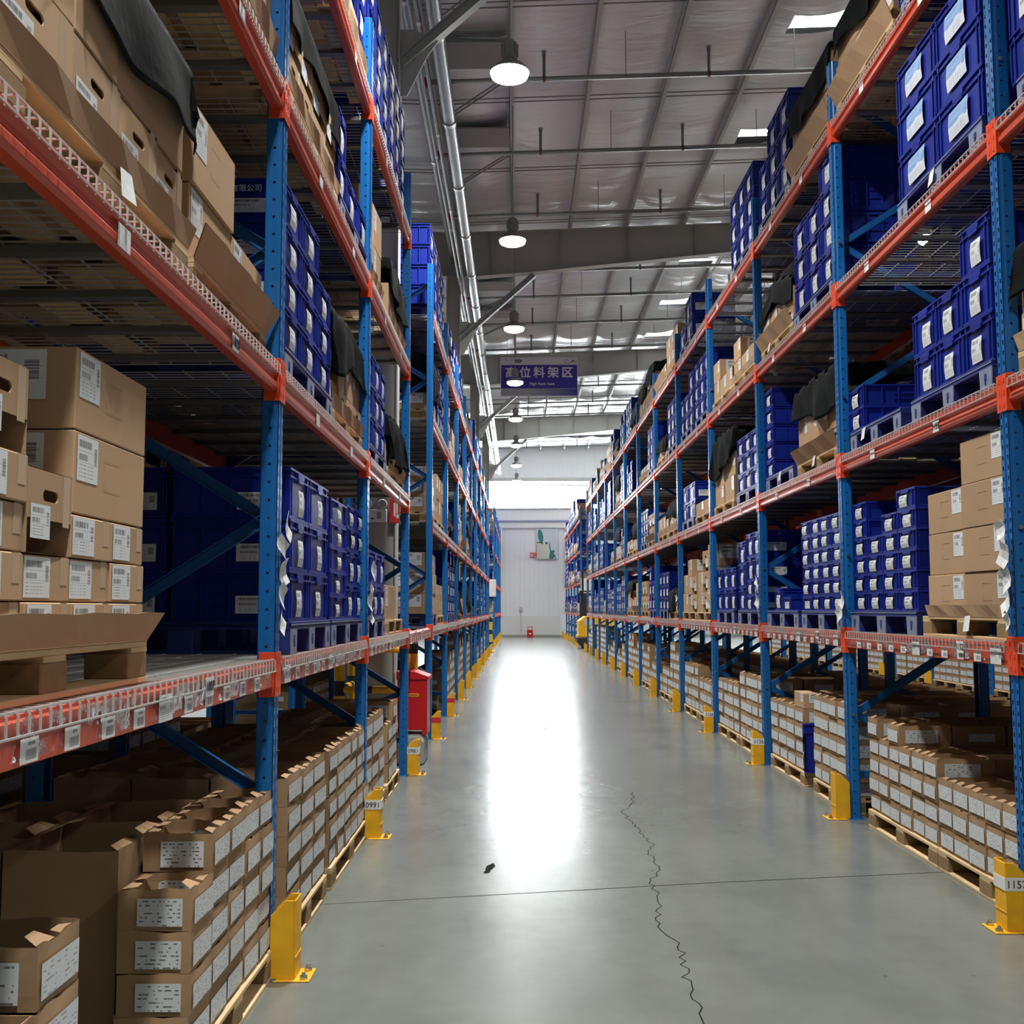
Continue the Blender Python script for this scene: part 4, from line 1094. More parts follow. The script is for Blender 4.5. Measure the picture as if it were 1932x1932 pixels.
load('R', 2, 0, 'f', 9.26, 'W', [(.32, [('T', .13, 4), ('K', .13, 1)])] + [(.30, [('T', .13, 4)])] * 3, d=.36, rows=2, x=.05, side=True)
add('C', 'R', 9.225, .06, .12, .40, d=.34, x=.03, desc='flattened blue crate standing on edge between two floor pallets, second bay, forklift side')
# ---- forklift side, third bay
load('R', 3, 1, 'n', 10.75, 'B', [(.36, [('S', .15, 2), ('C', .24, 2)])] * 2 + [(.4, [('C', .24, 3)])], side=True)
load('R', 3, 1, 'f', 12.02, 'B', [(.4, [('C', .235, 2)])] * 3, side=True)
load('R', 3, 2, 'n', 10.75, 'B', [(.36, [('C', .19, 3)])] * 3, side=True)
z0, zt, y0, w = load('R', 3, 2, 'f', 12.0, 'W', [(.6, [('K', .27, 2)]), (.6, [('K', .22, 2)])], side=True)
cover('R', y0, w, zt + .25, .4, 'black cloth with a dark flat face, second shelf, third bay, forklift side', seed=14, peak=.05)
load('R', 3, 3, 'n', 10.75, 'W', [(.4, [('K', .22, 1)]), (.4, [('K', .22, 1)]), (.38, [('K', .22, 2)])], side=True, skirt=.06)
load('R', 3, 3, 'f', 12.0, 'W', [(.4, [('K', .22, 1)]), (.4, [('K', .22, 1)]), (.38, [('K', .24, 2)])], side=True)
load('R', 3, 4, 'n', 10.75, 'B', [(.4, [('C', .26, 3)])] * 3)
load('R', 3, 4, 'f', 12.0, None, [(.4, [])])
load('R', 3, 0, 'n', 10.72, 'W', [(.3, [('T', .135, 5)])] * 4, d=.36, rows=2, side=True)
load('R', 3, 0, 'f', 12.0, 'W', [(.3, [('T', .135, 4)])] * 4, d=.36, rows=2, side=True)
# ---- forklift side, fourth bay
load('R', 4, 1, 'n', 13.42, 'W', [(.4, [('K', .28, 3)]), (.4, [('H', .26, 3)]), (.4, [('K', .26, 2)])], side=True)
load('R', 4, 1, 'f', 14.7, 'W', [(.4, [('H', .24, 2)]), (.4, [('K', .24, 3)]), (.4, [('K', .26, 2)])], side=True)
load('R', 4, 2, 'n', 13.42, 'W', [(.6, [('K', .18, 1)]), (.6, [('K', .18, 1)])])
load('R', 4, 2, 'f', 14.7, 'B', [(.6, [('C', .24, 2)]), (.6, [('C', .24, 2)])], side=True)
load('R', 4, 3, 'n', 13.42, 'B', [(.4, [('C', .25, 3)])] * 3)
load('R', 4, 3, 'f', 14.7, 'B', [(.4, [('C', .25, 3)]), (.4, [('C', .25, 2)]), (.4, [('C', .25, 2)])])
load('R', 4, 4, 'n', 13.42, None, [(.4, [])])
load('R', 4, 4, 'f', 14.7, 'B', [(.6, [('C', .29, 2)]), (.6, [('C', .29, 1)])], side=True)
load('R', 4, 0, 'n', 13.4, 'W', [(.3, [('T', .15, 3)])] * 4, d=.36, rows=1)
load('R', 4, 0, 'f', 14.7, 'W', [(.3, [('T', .15, 4)])] * 4, d=.36, rows=1)
# ---- the rest of both runs
rg = random.Random(23)
cov_n = 20
def auto_bay(s, j, l, far=False):
    global cov_n
    if s == 'L' and ((not far and j in (8, 12)) or (far and j == 1)): return
    y = (yu(s, j) if not far else FAR0 + 2.7 * j) + .12
    for slot, yy in (('n', y), ('f', y + 1.26)):
        ex = '' if not far else ' past aisle'
        r = rg.random()
        if l == 0:
            if r < .9:
                n = rg.choice([3, 4, 5, 5, 6]); load(s, j, 0, slot, yy, 'W', [(.3, [('T', .14, max(1, n - rg.choice([0, 0, 1])))]) for _ in range(4)], d=.36, rows=1, x=.04, extra=ex, bl=(ORD[j + 1] + ' bay') if far else None, side=True)
            continue
        if r < .46:
            n = rg.choice([2, 3, 3, 4]); h = rg.choice([.2, .235, .25])
            if n * h > .95: n = 3
            load(s, j, l, slot, yy, 'B', [(.4, [('C', h, max(1, n - rg.choice([0, 0, 0, 1])))]) for _ in range(3)], extra=ex, bl=(ORD[j + 1] + ' bay') if far else None)
        elif r < .58 and l == 1:
            n = rg.choice([4, 5, 6]); load(s, j, l, slot, yy, 'B', [(.3, [('S', .125, n - rg.choice([0, 0, 1, 2]))]) for _ in range(4)], d=.4, extra=ex, bl=(ORD[j + 1] + ' bay') if far else None)
        elif r < .95:
            n = rg.choice([1, 2, 2]); h = rg.choice([.2, .24, .28])
            kind = rg.choice('KHK')
            z0, zt, y0, w = load(s, j, l, slot, yy, 'W', [(.4, [(kind, h, max(1, n - rg.choice([0, 0, 1])))]) for _ in range(3)], skirt=rg.choice([False, .07, .1]) if not far else False, extra=ex, bl=(ORD[j + 1] + ' bay') if far else None)
            if rg.random() < .45 and not far and j < 11:
                cov_n += 1
                cover(s, y0, w, zt + .1, rg.uniform(.2, .35), 'black cloth over cartons, %s, %s, %s, %s' % (slot == 'n' and 'camera-end pallet' or 'far-end pallet', LEVELN[l], bayname(j), SIDE[s]), seed=cov_n, near=rg.uniform(.03, .2), peak=rg.uniform(0, .2))
for s in 'LR':
    for j in range(4 if s == 'L' else 5, 13):
        for l in range(5):
            if s == 'L' and j == 4 and l == 4:
                load('L', 4, 4, 'n', 12.78, 'B', [(.6, [('C', .245, 4)]), (.6, [('C', .245, 4)])]); load('L', 4, 4, 'f', 14.04, 'B', [(.4, [('C', .245, 4)])] * 3); continue
            if s == 'L' and j == 4 and l == 3:
                z0, zt, y0, w = load('L', 4, 3, 'n', 12.78, 'W', [(.4, [('K', .2, 1)])] * 3, side=True)
                cover('L', y0, w, zt + .45, .5, 'tall black cloth covering a stack end on, third shelf, fourth bay, fire-box side', seed=19, near=.45, tear=False); load('L', 4, 3, 'f', 14.04, 'B', [(.4, [('C', .245, 3)])] * 3); continue
            if s == 'L' and j == 4 and l == 2:
                load('L', 4, 2, 'n', 12.78, 'W', [(.6, [('H', .18, 3)]), (.6, [('K', .18, 3)])], side=True); load('L', 4, 2, 'f', 14.04, 'W', [(.4, [('K', .3, 2)])] * 3); continue
            if s == 'L' and j == 4 and l == 1:
                load('L', 4, 1, 'n', 12.78, 'B', [(.6, [('K', .24, 3)]), (.6, [('K', .24, 3)])], side=True); load('L', 4, 1, 'f', 14.04, 'W', [(.4, [('K', .2, 2)])] * 3); continue
            auto_bay(s, j, l)
for s in 'LR':
    for j in range(5):
        for l in (1, 2, 3, 4): auto_bay(s, j, l, far=True)

# rear rows (back to back) and the row across the next aisle
def rear(s, j, l, slot, y, n, h, kind, w=.6, k=2):
    x = (DEPTH + (.18 if s == 'R' else .55)) + .06
    z0 = (deck(s, l) + .008 if l else 0) + .145
    pallet(s, l, y + w * k / 2, 'B' if kind == 'C' else 'W', '%s pallet of the rear row, %s end of %s, %s, %s' % ('blue plastic' if kind == 'C' else 'pale wooden', 'camera' if slot == 'n' else 'far', LEVELN[l], bayname(j), SIDE[s]), x=x - .01)
    if kind != 'C': z0 -= .03
    for q in range(k):
        for m_ in range(n): add(kind, s, y + w * (q + .5), w, z0 + h * m_, h, d=.9, x=x, row=1, bay=j, side=True, desc='%s, rear row, %s layer, %s column, %s, %s, %s, %s' % (KN[kind], ORD[m_ + 1], ORD[q + 1], slot == 'n' and 'camera-end' or 'far-end', LEVELN[l], bayname(j), SIDE[s]))
rr = random.Random(5)
for s in 'LR':
    for j in range(0, 9 if s == 'R' else 8):
        for l in range(5):
            for slot, y in (('n', yu(s, j) + .12), ('f', yu(s, j) + 1.38)):
                if s == 'L' and j in (3, 8, 12): continue
                if s == 'R' and (l == 4 or (l == 3 and j in (1, 4)) or (l == 2 and j == 1 and slot == 'f')) and rr.random() < .75: continue
                if l == 0:
                    if s == 'L' and j == 3: continue
                    rear(s, j, l, slot, y, rr.choice([3, 4, 4]), .135, 'T', .3, 4)
                elif rr.random() < .72: rear(s, j, l, slot, y, 3, .27, 'C')
                else: rear(s, j, l, slot, y, 3, .24, 'K')
NX = 7.9   # aisle face of the row across the next aisle
for j in range(1, 12):
    for slot, y in (('n', yu('R', j) + .12), ('f', yu('R', j) + 1.38)):
        pallet('R', 0, y + .6, 'W', 'sunlit wooden pallet across the aisle beyond, %s end of %s' % ('camera' if slot == 'n' else 'far', bayname(j)), X=NX)
        n = rr.choice([4, 5, 6])
        for q in range(4):
            for m_ in range(n): ITEMS.append(dict(kind='T', s='R', y=y + .3 * (q + .5), w=.3, z=.115 + .14 * m_, h=.14, d=.6, x=0, row=0, bay=j + 6, yaw=0, blue=False, side=True, X=NX + .02,
                desc='pale open tray carton across the next aisle, %s layer, %s column, %s end, %s' % (ORD[m_ + 1], ORD[q + 1], 'camera' if slot == 'n' else 'far', bayname(j))))
for j in range(0, 13):
    upright('R', NX, yu('R', j), 'blue rack upright across the next aisle, %s from the camera end' % ORD[j + 1])
    if j: g = copy_thing(GP, (NX, yu('R', j), 0), 0); tag(g, 'yellow upright guard across the next aisle, %s from the camera end' % ORD[j], 'post guard', 'yellow upright guards')
    for l in (1, 2):
        c = crossbar('R', j, l, back_row=True, x_extra=NX - XF['R']); c['label'] = 'orange crossbar across the next aisle, %s, %s' % (LEVELN[l], bayname(j))
for j in range(1, 9):
    for l in (1, 2):
        for q in range(2):
            for m_ in range(3): ITEMS.append(dict(kind='K', s='R', y=yu('R', j) + .7 + 1.25 * q, w=1.1, z=deck('R', l) + .03 + .26 * m_, h=.26, d=.9, x=0, row=1, bay=j + 6, yaw=0, blue=False, side=True, X=NX + .03,
                desc='wide carton across the next aisle, %s layer, %s, %s, %s' % (ORD[m_ + 1], ORD[q + 1], LEVELN[l], bayname(j))))

# ---------------------------------------------------------------- build the goods
CAP = {'crate': 290, 'carton': 290, 'tray': 290}
CLS = {'C': 'crate', 'S': 'crate', 'K': 'carton', 'H': 'carton', 'T': 'tray'}
def item_world(it):
    s = it['s']; X = (XF[s] + sgn(s) * it['x']) if it['X'] is None else it['X']
    return X, it['y'], it['z']
kept = []
for it in ITEMS:
    X, Y, Z = item_world(it)
    xe = X + sgn(it['s']) * it['d']
    ps = [project(a, b, c) for a in (X, xe) for b in (Y - it['w'] / 2, Y + it['w'] / 2) for c in (Z, Z + it['h'])]
    if any(p is None for p in ps):
        ps = [p for p in ps if p]
        if not ps: continue
    x0, x1 = min(p[0] for p in ps), max(p[0] for p in ps); y0, y1 = min(p[1] for p in ps), max(p[1] for p in ps)
    vx = max(0, min(x1, 1932) - max(x0, 0)); vy = max(0, min(y1, 1932) - max(y0, 0))
    near = min(p[2] for p in ps)
    if vx * vy <= 0:
        if near > 9 or near < 1: continue
        it['score'] = .0
    else:
        it['score'] = vx * vy * (1 if it['row'] == 0 else .12)
    kept.append(it)
kept.sort(key=lambda i: -i['score'])
nn = {'crate': 0, 'carton': 0, 'tray': 0}; rest = {'crate': [], 'carton': [], 'tray': []}
def get_item_meshes(it):
    k = it['kind']; w, d, h, s = round(it['w'], 3), round(it['d'], 3), round(it['h'], 3), it['s']
    var = hash((round(it['y'], 2), round(it['z'], 2))) % 3
    f = sgn(s)
    parts = []
    if k in 'CS':
        me = cached((k, w, d, h), lambda: crate_mesh(w, d, h, k == 'C'))
        if it['blue']: lw, lh, lz, ly, lm = w * .42, h * .56, h * .16, 0, M_LABELB
        elif k == 'S': lw, lh, lz, ly, lm = min(.13, w * .5), h * .58, h * .10, (0, .03, -.02)[var] * f, M_LABEL
        else: lw, lh, lz, ly, lm = min(.12, w * .36), min(.13, h * .52), h * .09, (0, -.05, -.03)[var] * f, M_LABEL
        parts.append(('paper_label', cached(('lc', k, w, h, var, f, it['blue']), lambda: label_quad(lw, lh, lz, ly, -.001, lm, bend=.006)), 'white paper label in the crate face'))
        if it['side']:
            parts.append(('side_label', cached(('ls', k, w, d, h, f), lambda: side_label(.20 if d > .4 else .14, h * .34, h * .16, d * .08, -f * (w / 2 - .0), M_LABEL)), 'long white label on the end'))
    elif k in 'KH':
        me = cached((k, w, d, h), lambda: carton_mesh(w, d, h, k == 'H'))
        if h < .12: lw, lh, lz, ly = w * .52, h * .86, h * .07, -f * w * .2
        elif k == 'H': lw, lh, lz, ly = w * .42, h * .40, h * .17, -f * w * .22
        else: lw, lh, lz, ly = min(.13, w * .28), min(.15, h * .55), h * .40, -f * (w * .5 - min(.13, w * .28) * .5 - .02)
        parts.append(('shipping_label', cached(('lk', k, w, h, f), lambda: label_quad(lw, lh, lz, ly, -.0012, M_LABEL)), 'white bar code label'))
        if k == 'H' or h < .12:
            parts.append(('tape', cached(('tp', k, w, h, f), lambda: MB().box(-.0008, .0, f * w * .36 - .018, f * w * .36 + .018, h * .35, h - .004).box(-.0008, .12, f * w * .36 - .018, f * w * .36 + .018, h - .003, h - .0022).mesh('tape', M_TAPE, fix=False)), 'pale strip of tape'))
        if it['side']: parts.append(('side_label', cached(('lks', w, d, h, f), lambda: side_label(min(.30, d * .5), min(.16, h * .6), h * .35, d * .12, -f * (w / 2 + .0005), M_LABEL)), 'white label on the end'))
    else:
        me = cached((k, w, d, h, var), lambda: tray_mesh(w, d, h, var))
        if h < .4:
            parts.append(('shipping_label', cached(('lt', w, h), lambda: label_quad(w * .88, h * .58, h * .14, 0, -.0055, M_TEXTL)), 'wide white label'))
            if it['side']: parts.append(('side_label', cached(('lts', w, d, h, f), lambda: side_label(d * .62, h * .66, h * .12, d * .12, -f * (w / 2 + .0035), M_TEXTS)), 'white shipping label with printed lines'))
    return me, parts
NAME = {'C': 'storage_crate', 'S': 'storage_crate', 'K': 'shipping_carton', 'H': 'shipping_carton', 'T': 'open_carton'}
CATN = {'C': 'crate', 'S': 'crate', 'K': 'cardboard box', 'H': 'cardboard box', 'T': 'open box'}
GRP = {'C': 'blue plastic storage crates', 'S': 'blue plastic storage crates', 'K': 'closed shipping cartons', 'H': 'closed shipping cartons', 'T': 'open tray cartons'}
seen = {}
for it in kept:
    c = CLS[it['kind']]
    if nn[c] >= CAP[c] or it['score'] <= 0: rest[c].append(it); continue
    nn[c] += 1
    me, parts = get_item_meshes(it)
    o = ob(NAME[it['kind']], me, None, item_world(it), rot(it['s']) + it['yaw'])
    lab = it['desc']; seen[lab] = seen.get(lab, 0) + 1
    if seen[lab] > 1: lab = lab.replace(',', ' set behind,', 1)
    tag(o, lab, CATN[it['kind']], GRP[it['kind']])
    if it['kind'] == 'C' and 'first column, camera-end pallet, top shelf, fourth bay, fire-box side' in it['desc']:
        mk = cached('outline', lambda: MB().box(.26, .34, .3, .301, .02, .03).box(.26, .34, .3, .301, .08, .09).box(.26, .27, .3, .301, .03, .08).box(.33, .34, .3, .301, .03, .08).box(.34, .56, .3, .301, .02, .028).box(.34, .56, .3, .301, .05, .056).box(.30, .48, .3, .301, .155, .17).mesh('outline', M_WINK))
        ob('printed_outline', mk, o)['label'] = 'white printed frame on the crate end'
    if it['s'] == 'L' and it['kind'] == 'C' and it['desc'].startswith('blue crate, fourth layer, first column, camera-end pallet, second shelf, first bay'):
        lettering('\u6709\u9650\u516c\u53f8', .035, M_WINK, o, (.17, .2085, .14), '+y')
    for pn, pm, pl in parts: ob(pn, pm, o)['label'] = pl
def mass(items, name, label, cat, mats):
    mb = MB()
    for it in items:
        X, Y, Z = item_world(it); s = it['s']; w, d, h = it['w'] - .006, it['d'], it['h'] - .003
        xa, xb = sorted((X, X + sgn(s) * d)); f = -sgn(s)
        if it['kind'] in 'CS':
            i = .008
            mb.box(xa + i, xb - i, Y - w / 2 + i, Y + w / 2 - i, Z, Z + h - .002)
            for z0, z1 in ((h - .014, h), (h * .8, h * .8 + .008)): mb.box(xa, xb, Y - w / 2, Y + w / 2, Z + z0, Z + z1)
            for yy in (Y - w / 2 + .004, Y - w * .36, Y + w * .36 - .008, Y + w / 2 - .012):
                xx = X + (0 if f < 0 else -i); mb.box(xx, xx + i, yy, yy + .008, Z, Z + h * .8)
            for xx in (xa, xb - .008): mb.box(xx, xx + .008, Y - w / 2, Y - w / 2 + i, Z, Z + h * .8)
        elif it['kind'] == 'T':
            t = .004
            mb.box(xa, xb, Y - w / 2, Y - w / 2 + t, Z, Z + h).box(xa, xb, Y + w / 2 - t, Y + w / 2, Z, Z + h).box(xa, xa + t, Y - w / 2 + t, Y + w / 2 - t, Z, Z + h).box(xb - t, xb, Y - w / 2 + t, Y + w / 2 - t, Z, Z + h).box(xa + t, xb - t, Y - w / 2 + t, Y + w / 2 - t, Z, Z + .004)
        else: mb.box(xa, xb, Y - w / 2, Y + w / 2, Z, Z + h)
        xl = X + f * .0015
        big = it['kind'] == 'T'; lw = w * (.44 if big else .2); l0, l1 = (.14, .7) if big else ((.12, .62) if it['kind'] in 'CS' else (.4, .85))
        if it['kind'] == 'S': lw = w * .26
        yo = 0 if it['kind'] in 'CST' else w * .25
        pts = [(xl, Y + yo + lw, Z + h * l0), (xl, Y + yo - lw, Z + h * l0), (xl, Y + yo - lw, Z + h * l1), (xl, Y + yo + lw, Z + h * l1)] if f < 0 else [(xl, Y + yo - lw, Z + h * l0), (xl, Y + yo + lw, Z + h * l0), (xl, Y + yo + lw, Z + h * l1), (xl, Y + yo - lw, Z + h * l1)]
        mb.quad(pts, 1, uv=True)
        ys = Y - w / 2 - .0012
        if it['side']:
            xs_, xe_ = (xa + .1, xa + .1 + min(.25, d * .5)) if s == 'R' else (xb - .1 - min(.25, d * .5), xb - .1)
            mb.quad([(xs_, ys, Z + h * .2), (xe_, ys, Z + h * .2), (xe_, ys, Z + h * .6), (xs_, ys, Z + h * .6)], 1, uv=True)
    if mb.f:
        o = ob(name, mb.mesh(name, mats, fix=False)); tag(o, label, cat, None, 'stuff')
mass(rest['crate'], 'crate_mass', 'blue crates massed in the distant bays and in the rows behind', 'crates', [M_CRATE, M_LABEL])
mass(rest['carton'], 'carton_mass', 'closed brown cartons massed in the distant bays and in the rows behind', 'cardboard boxes', [M_KRAFT, M_LABEL])
mass(rest['tray'], 'tray_carton_mass', 'open brown tray cartons massed on the floor pallets further off and behind', 'open boxes', [M_KRAFTD, M_TEXTL])
print('goods', len(ITEMS), 'kept', len(kept), nn, {k: len(v) for k, v in rest.items()})

# ================================================================ signs, cabinet, truck, small things
def banner():
    root = ob('hanging_banner', None, None, (.65, 34.0, 8.70)); tag(root, 'blue and white banner with big characters reading high rack area, hung across the aisle', 'banner')
    w, h = 1.21, .62
    ob('board', MB().box(-w, w, 0, .03, -h, h).mesh('board', M_BANL), root)
    ob('blue_field', MB().box(-w + .02, w - .02, -.003, 0, -.37, .375).mesh('field', M_BANB), root)
    m, nt, b = nmat('banner_gradient')                       # printed fade from pale to blue
    uv = N(nt, 'ShaderNodeUVMap'); sp = N(nt, 'ShaderNodeSeparateXYZ'); nt.links.new(uv.outputs[0], sp.inputs[0])
    cr = N(nt, 'ShaderNodeValToRGB'); cr.color_ramp.elements[0].position = .35; cr.color_ramp.elements[0].color = (.50, .52, .58, 1)
    cr.color_ramp.elements[1].color = (.04, .06, .40, 1); nt.links.new(sp.outputs[0], cr.inputs[0]); nt.links.new(cr.outputs[0], b.inputs['Base Color'])
    ob('lower_strip', MB().quad([(-w + .02, -.003, -h + .02), (w - .02, -.003, -h + .02), (w - .02, -.003, -.38), (-w + .02, -.003, -.38)], uv=True).mesh('strip', m), root)
    for i, ch in enumerate('\u9ad8\u4f4d\u6599\u67b6\u533a'):
        thick_lettering(ch, .36, M_WINK, root, (-.88 + .44 * i, -.006, .115), .010)
    thick_lettering('High Rack Asea', .125, M_WINK, root, (.09, -.006, -.225), .003, 'lettering')
    o = MB().prism([(.11 * math.cos(t), .055 * math.sin(t)) for t in [PI * k / 10 for k in range(20)]], -.006, -.003).mesh('oval', simple('logo_grey', (.05, .06, .07), .5)); ob('oval_mark', o, root, (-.65, 0, .50))
    ob('oval_bars', MB().box(-.07, .07, -.0075, -.006, .008, .018).box(-.07, .07, -.0075, -.006, -.018, -.008).mesh('bars', M_BANL), root, (-.65, 0, .50))
    ob('slash_mark', MB().prism([(-1.09, .56), (-1.06, .56), (-.94, .50), (-.96, .50)], -.006, -.003).mesh('slash', M_GREYP), root)
    og = simple('logo_orange', (.62, .30, .12), .5); mb = MB()
    for k in range(9): t = .6 + k * .5; mb.box(-.02, .02, -.006, -.003, -.006, .006, M=Matrix.Translation((.85 + .05 * math.cos(t), 0, .51 + .05 * math.sin(t))) @ Matrix.Rotation(-t - PI / 2, 4, 'Y'))
    ob('swirl_mark', mb.mesh('swirl', og), root)
    ob('swirl_caption', MB().box(.79, .91, -.006, -.003, .425, .437).mesh('cap', M_INK), root)
    ob('peak_mark', MB().prism([(.96, .44), (1.06, .53), (1.16, .46), (1.15, .45), (1.06, .50), (.99, .44)], -.006, -.003).mesh('peak', M_INK), root)
    ob('peak_red', MB().prism([(1.03, .465), (1.06, .50), (1.09, .465)], -.0075, -.006).mesh('peakr', M_DISTANT), root)
    mb = MB()
    for x in (-1.0, 1.0): mb.tube((x, .015, h), (x, .015, roof_z(x + .65) - 8.7 + .02), .006, 5)
    ob('hanging_wire', mb.mesh('wire', M_GREYP), root)
banner()
def poster():
    root = ob('wall_poster', None, None, (1.5, END_Y - .05, 4.86)); tag(root, 'large pale poster with green leaf and climbing figure, on the end wall', 'poster')
    ob('sheet', MB().box(-.56, .56, 0, .03, -.8, .8).mesh('sheet', M_PALE), root)
    ob('cream_field', MB().prism([(-.54, -.78), (.05, -.78), (.05, .0), (-.25, .02), (-.54, .08)], -.004, 0).mesh('cream', M_CREAM), root)
    ob('leaf_shape', MB().prism([(-.36 + .14 * math.cos(t) - .05 * math.sin(t), .40 + .37 * math.sin(t)) for t in [2 * PI * k / 18 for k in range(18)]], -.009, -.004).mesh('leaf', M_GRN), root)
    ob('branch_shape', MB().prism([(-.54, .08), (-.35, .10), (-.22, .0), (-.26, -.04), (-.36, .06), (-.54, .04)], -.009, -.004).mesh('branch', M_INK), root)
    ob('climber_shape', MB().prism([(.08, -.78), (.14, -.40), (.08, -.1), (.11, .05), (.14, .05), (.15, -.15), (.21, -.38), (.26, -.33), (.35, -.33), (.39, -.41), (.32, -.50), (.42, -.60), (.45, -.78), (.40, -.78), (.37, -.66), (.30, -.78)], -.009, -.004).mesh('climber', M_GRN), root)
    ob('boat_shape', MB().prism([(-.12, .10), (.04, .06), (-.01, -.01), (-.09, -.01)], -.009, -.004).mesh('boat', M_INK), root)
    s = ob('fire_sign', MB().box(-.17, .17, 0, .012, -.13, .13).mesh('sign', M_DISTANT), None, (.76, END_Y - .05, 4.27)); tag(s, 'small red safety sign beside the pale poster on the end wall', 'sign')
    mb = MB().box(-.14, -.09, -.003, 0, -.09, .08).box(-.07, -.02, -.003, 0, -.09, .0).box(-.07, .0, -.003, 0, .02, .07).box(.03, .14, -.003, 0, -.09, -.05).tube((.08, -.003, .05), (.08, 0, .05), .03, 8)
    ob('pictogram', mb.mesh('pictogram', M_WHITE), s)
poster()
r_ = ob('wall_conduit', MB().tube((0, 0, 0), (0, 0, 1.1), .02, 8).box(-.09, .09, -.03, .03, 1.06, 1.22).box(-.05, .05, -.03, .03, -.04, .08).mesh('conduit', M_ZINC), None, (.11, END_Y - .08, .33)); tag(r_, 'thin grey conduit with boxes at both ends on the end wall', 'conduit')
def extinguisher_stand():
    root = ob('extinguisher_stand', None, None, (.57, END_Y - .35, 0)); tag(root, 'small red metal extinguisher stand with a handle at the foot of the end wall', 'fire equipment')
    ob('box', MB().box(-.15, .15, -.1, .1, .02, .38).mesh('box', M_RED, bevel=.006), root)
    ob('handle', MB().box(-.13, -.10, -.02, .02, .38, .55).box(.10, .13, -.02, .02, .38, .55).box(-.13, .13, -.02, .02, .52, .55).mesh('handle', M_RED), root)
    ob('label', MB().box(-.06, .06, -.104, -.1, .15, .22).mesh('label', M_WHITE), root)
    ob('foot_tray', MB().box(-.2, .2, -.13, .13, 0, .02).mesh('tray', M_RED), root)
extinguisher_stand()
def notice(x0, x1, y, z0, z1, label):
    root = ob('notice_sheet', MB().box(0, x1 - x0, -.004, .004, 0, z1 - z0).mesh('sheet', M_WHITE), None, (x0, y, z0)); tag(root, label, 'notice')
    w, h = x1 - x0, z1 - z0; mb = MB()
    for k in range(4):
        z = h * (.18 + .15 * k)
        mb.box(w * .4, w * .86, -.007, -.004, z + h * .11, z + h * .12).box(w * .4, w * .41, -.007, -.004, z, z + h * .11).box(w * .85, w * .86, -.007, -.004, z, z + h * .11)
    mb.box(w * .3, w * .95, -.007, -.004, h * .06, h * .08)
    ob('printed_boxes', mb.mesh('print', M_DISTANT), root)
    ob('heading', MB().box(w * .48, w * .72, -.007, -.004, h * .84, h * .88).mesh('heading', M_GREYP), root)
notice(2.42, 2.86, FAR0 - .08, 2.06, 2.66, 'white notice with red printed boxes on the rack end past the cross aisle, forklift side')
notice(-1.15, -.90, FAR0 - .08, 1.95, 2.62, 'white notice on the rack end past the cross aisle, fire-box side')

def forklift():
    root = ob('forklift', None, None, (2.86, 41.6, 0)); tag(root, 'yellow and black reach truck parked in the cross aisle behind the rack end', 'forklift')
    X0, X1 = -.72, .62
    body = MB().prism([(X0 + .06, .42), (X1, .42), (X1, 1.20), (X0 + .30, 1.20), (X0 + .18, 1.10), (X0 + .06, 1.02)], -.75, .55)
    ob('chassis', body.mesh('chassis', M_YEL, bevel=.02), root)
    sk = MB().prism([(X0, .42), (X0 + .02, .22), (X0 + .18, .05), (X1, .05), (X1, .42)], -.78, .55)
    ob('bumper', sk.mesh('bumper', M_BLK, bevel=.03), root)
    ob('step', MB().box(X0 - .01, X0 + .14, -.70, -.1, .40, .50).mesh('step', M_YEL, bevel=.01), root)
    ob('back_panel', MB().box(X0 + .22, X1 - .1, -.60, -.50, 1.2, 2.05).mesh('panel', M_BLK, bevel=.02), root)
    ob('data_plate', MB().box(X0 + .28, X0 + .58, -.756, -.75, .86, 1.08).mesh('plate', M_ZINC), root)
    m = MB()
    for x in (X0 + .25, X1 - .15): m.box(x, x + .08, .45, .60, .1, 3.0)
    for z in (.4, 1.6, 2.9): m.box(X0 + .25, X1 - .07, .5, .55, z, z + .08)
    ob('mast', m.mesh('mast', M_BLK), root)
    g = MB()
    for x in (X0 + .16, X1 - .1):
        for y in (-.55, .35): g.box(x, x + .04, y, y + .04, 1.15, 2.12)
    g.box(X0 + .14, X1, -.58, .42, 2.10, 2.14)
    ob('overhead_guard', g.mesh('guard', M_BLK), root)
    ob('seat', MB().box(-.25, .2, -.35, .1, 1.2, 1.3).box(-.25, .2, -.45, -.35, 1.25, 1.7).mesh('seat', M_BLK, bevel=.03), root)
    ob('beacon', MB().lathe([(0, .1), (.05, .09), (.06, 0), (0, 0)], 14).mesh('beacon', simple('beacon_orange', (.8, .3, .02), .3)), root, (0, 0, 2.14))
    ob('camera_lamp', MB().tube((0, 0, 0), (0, -.14, 0), .06, 12).mesh('lamp', M_BLK, bevel=.006), root, (X0 + .12, -.5, 2.02))
    ob('control_screen', MB().box(0, .03, 0, .14, 0, .22).mesh('screen', simple('screen_blue', (.04, .12, .5), .3)), root, (X0 + .14, -.52, 1.72))
    w = MB().tube((-.08, 0, 0), (.08, 0, 0), .18, 20).mesh('wheel', M_BLK, bevel=.01)
    for x in (X0 + .3, X1 - .2):
        for y in (-.35, .45): ob('wheel', w, root, (x, y, .18))
    f = MB().box(-.06, .06, .6, 1.7, .06, .10).box(-.06, .06, .57, .62, .06, .6).mesh('fork', M_BLK)
    for x in (-.25, .2): ob('fork', f, root, (x, 0, 0))
forklift()

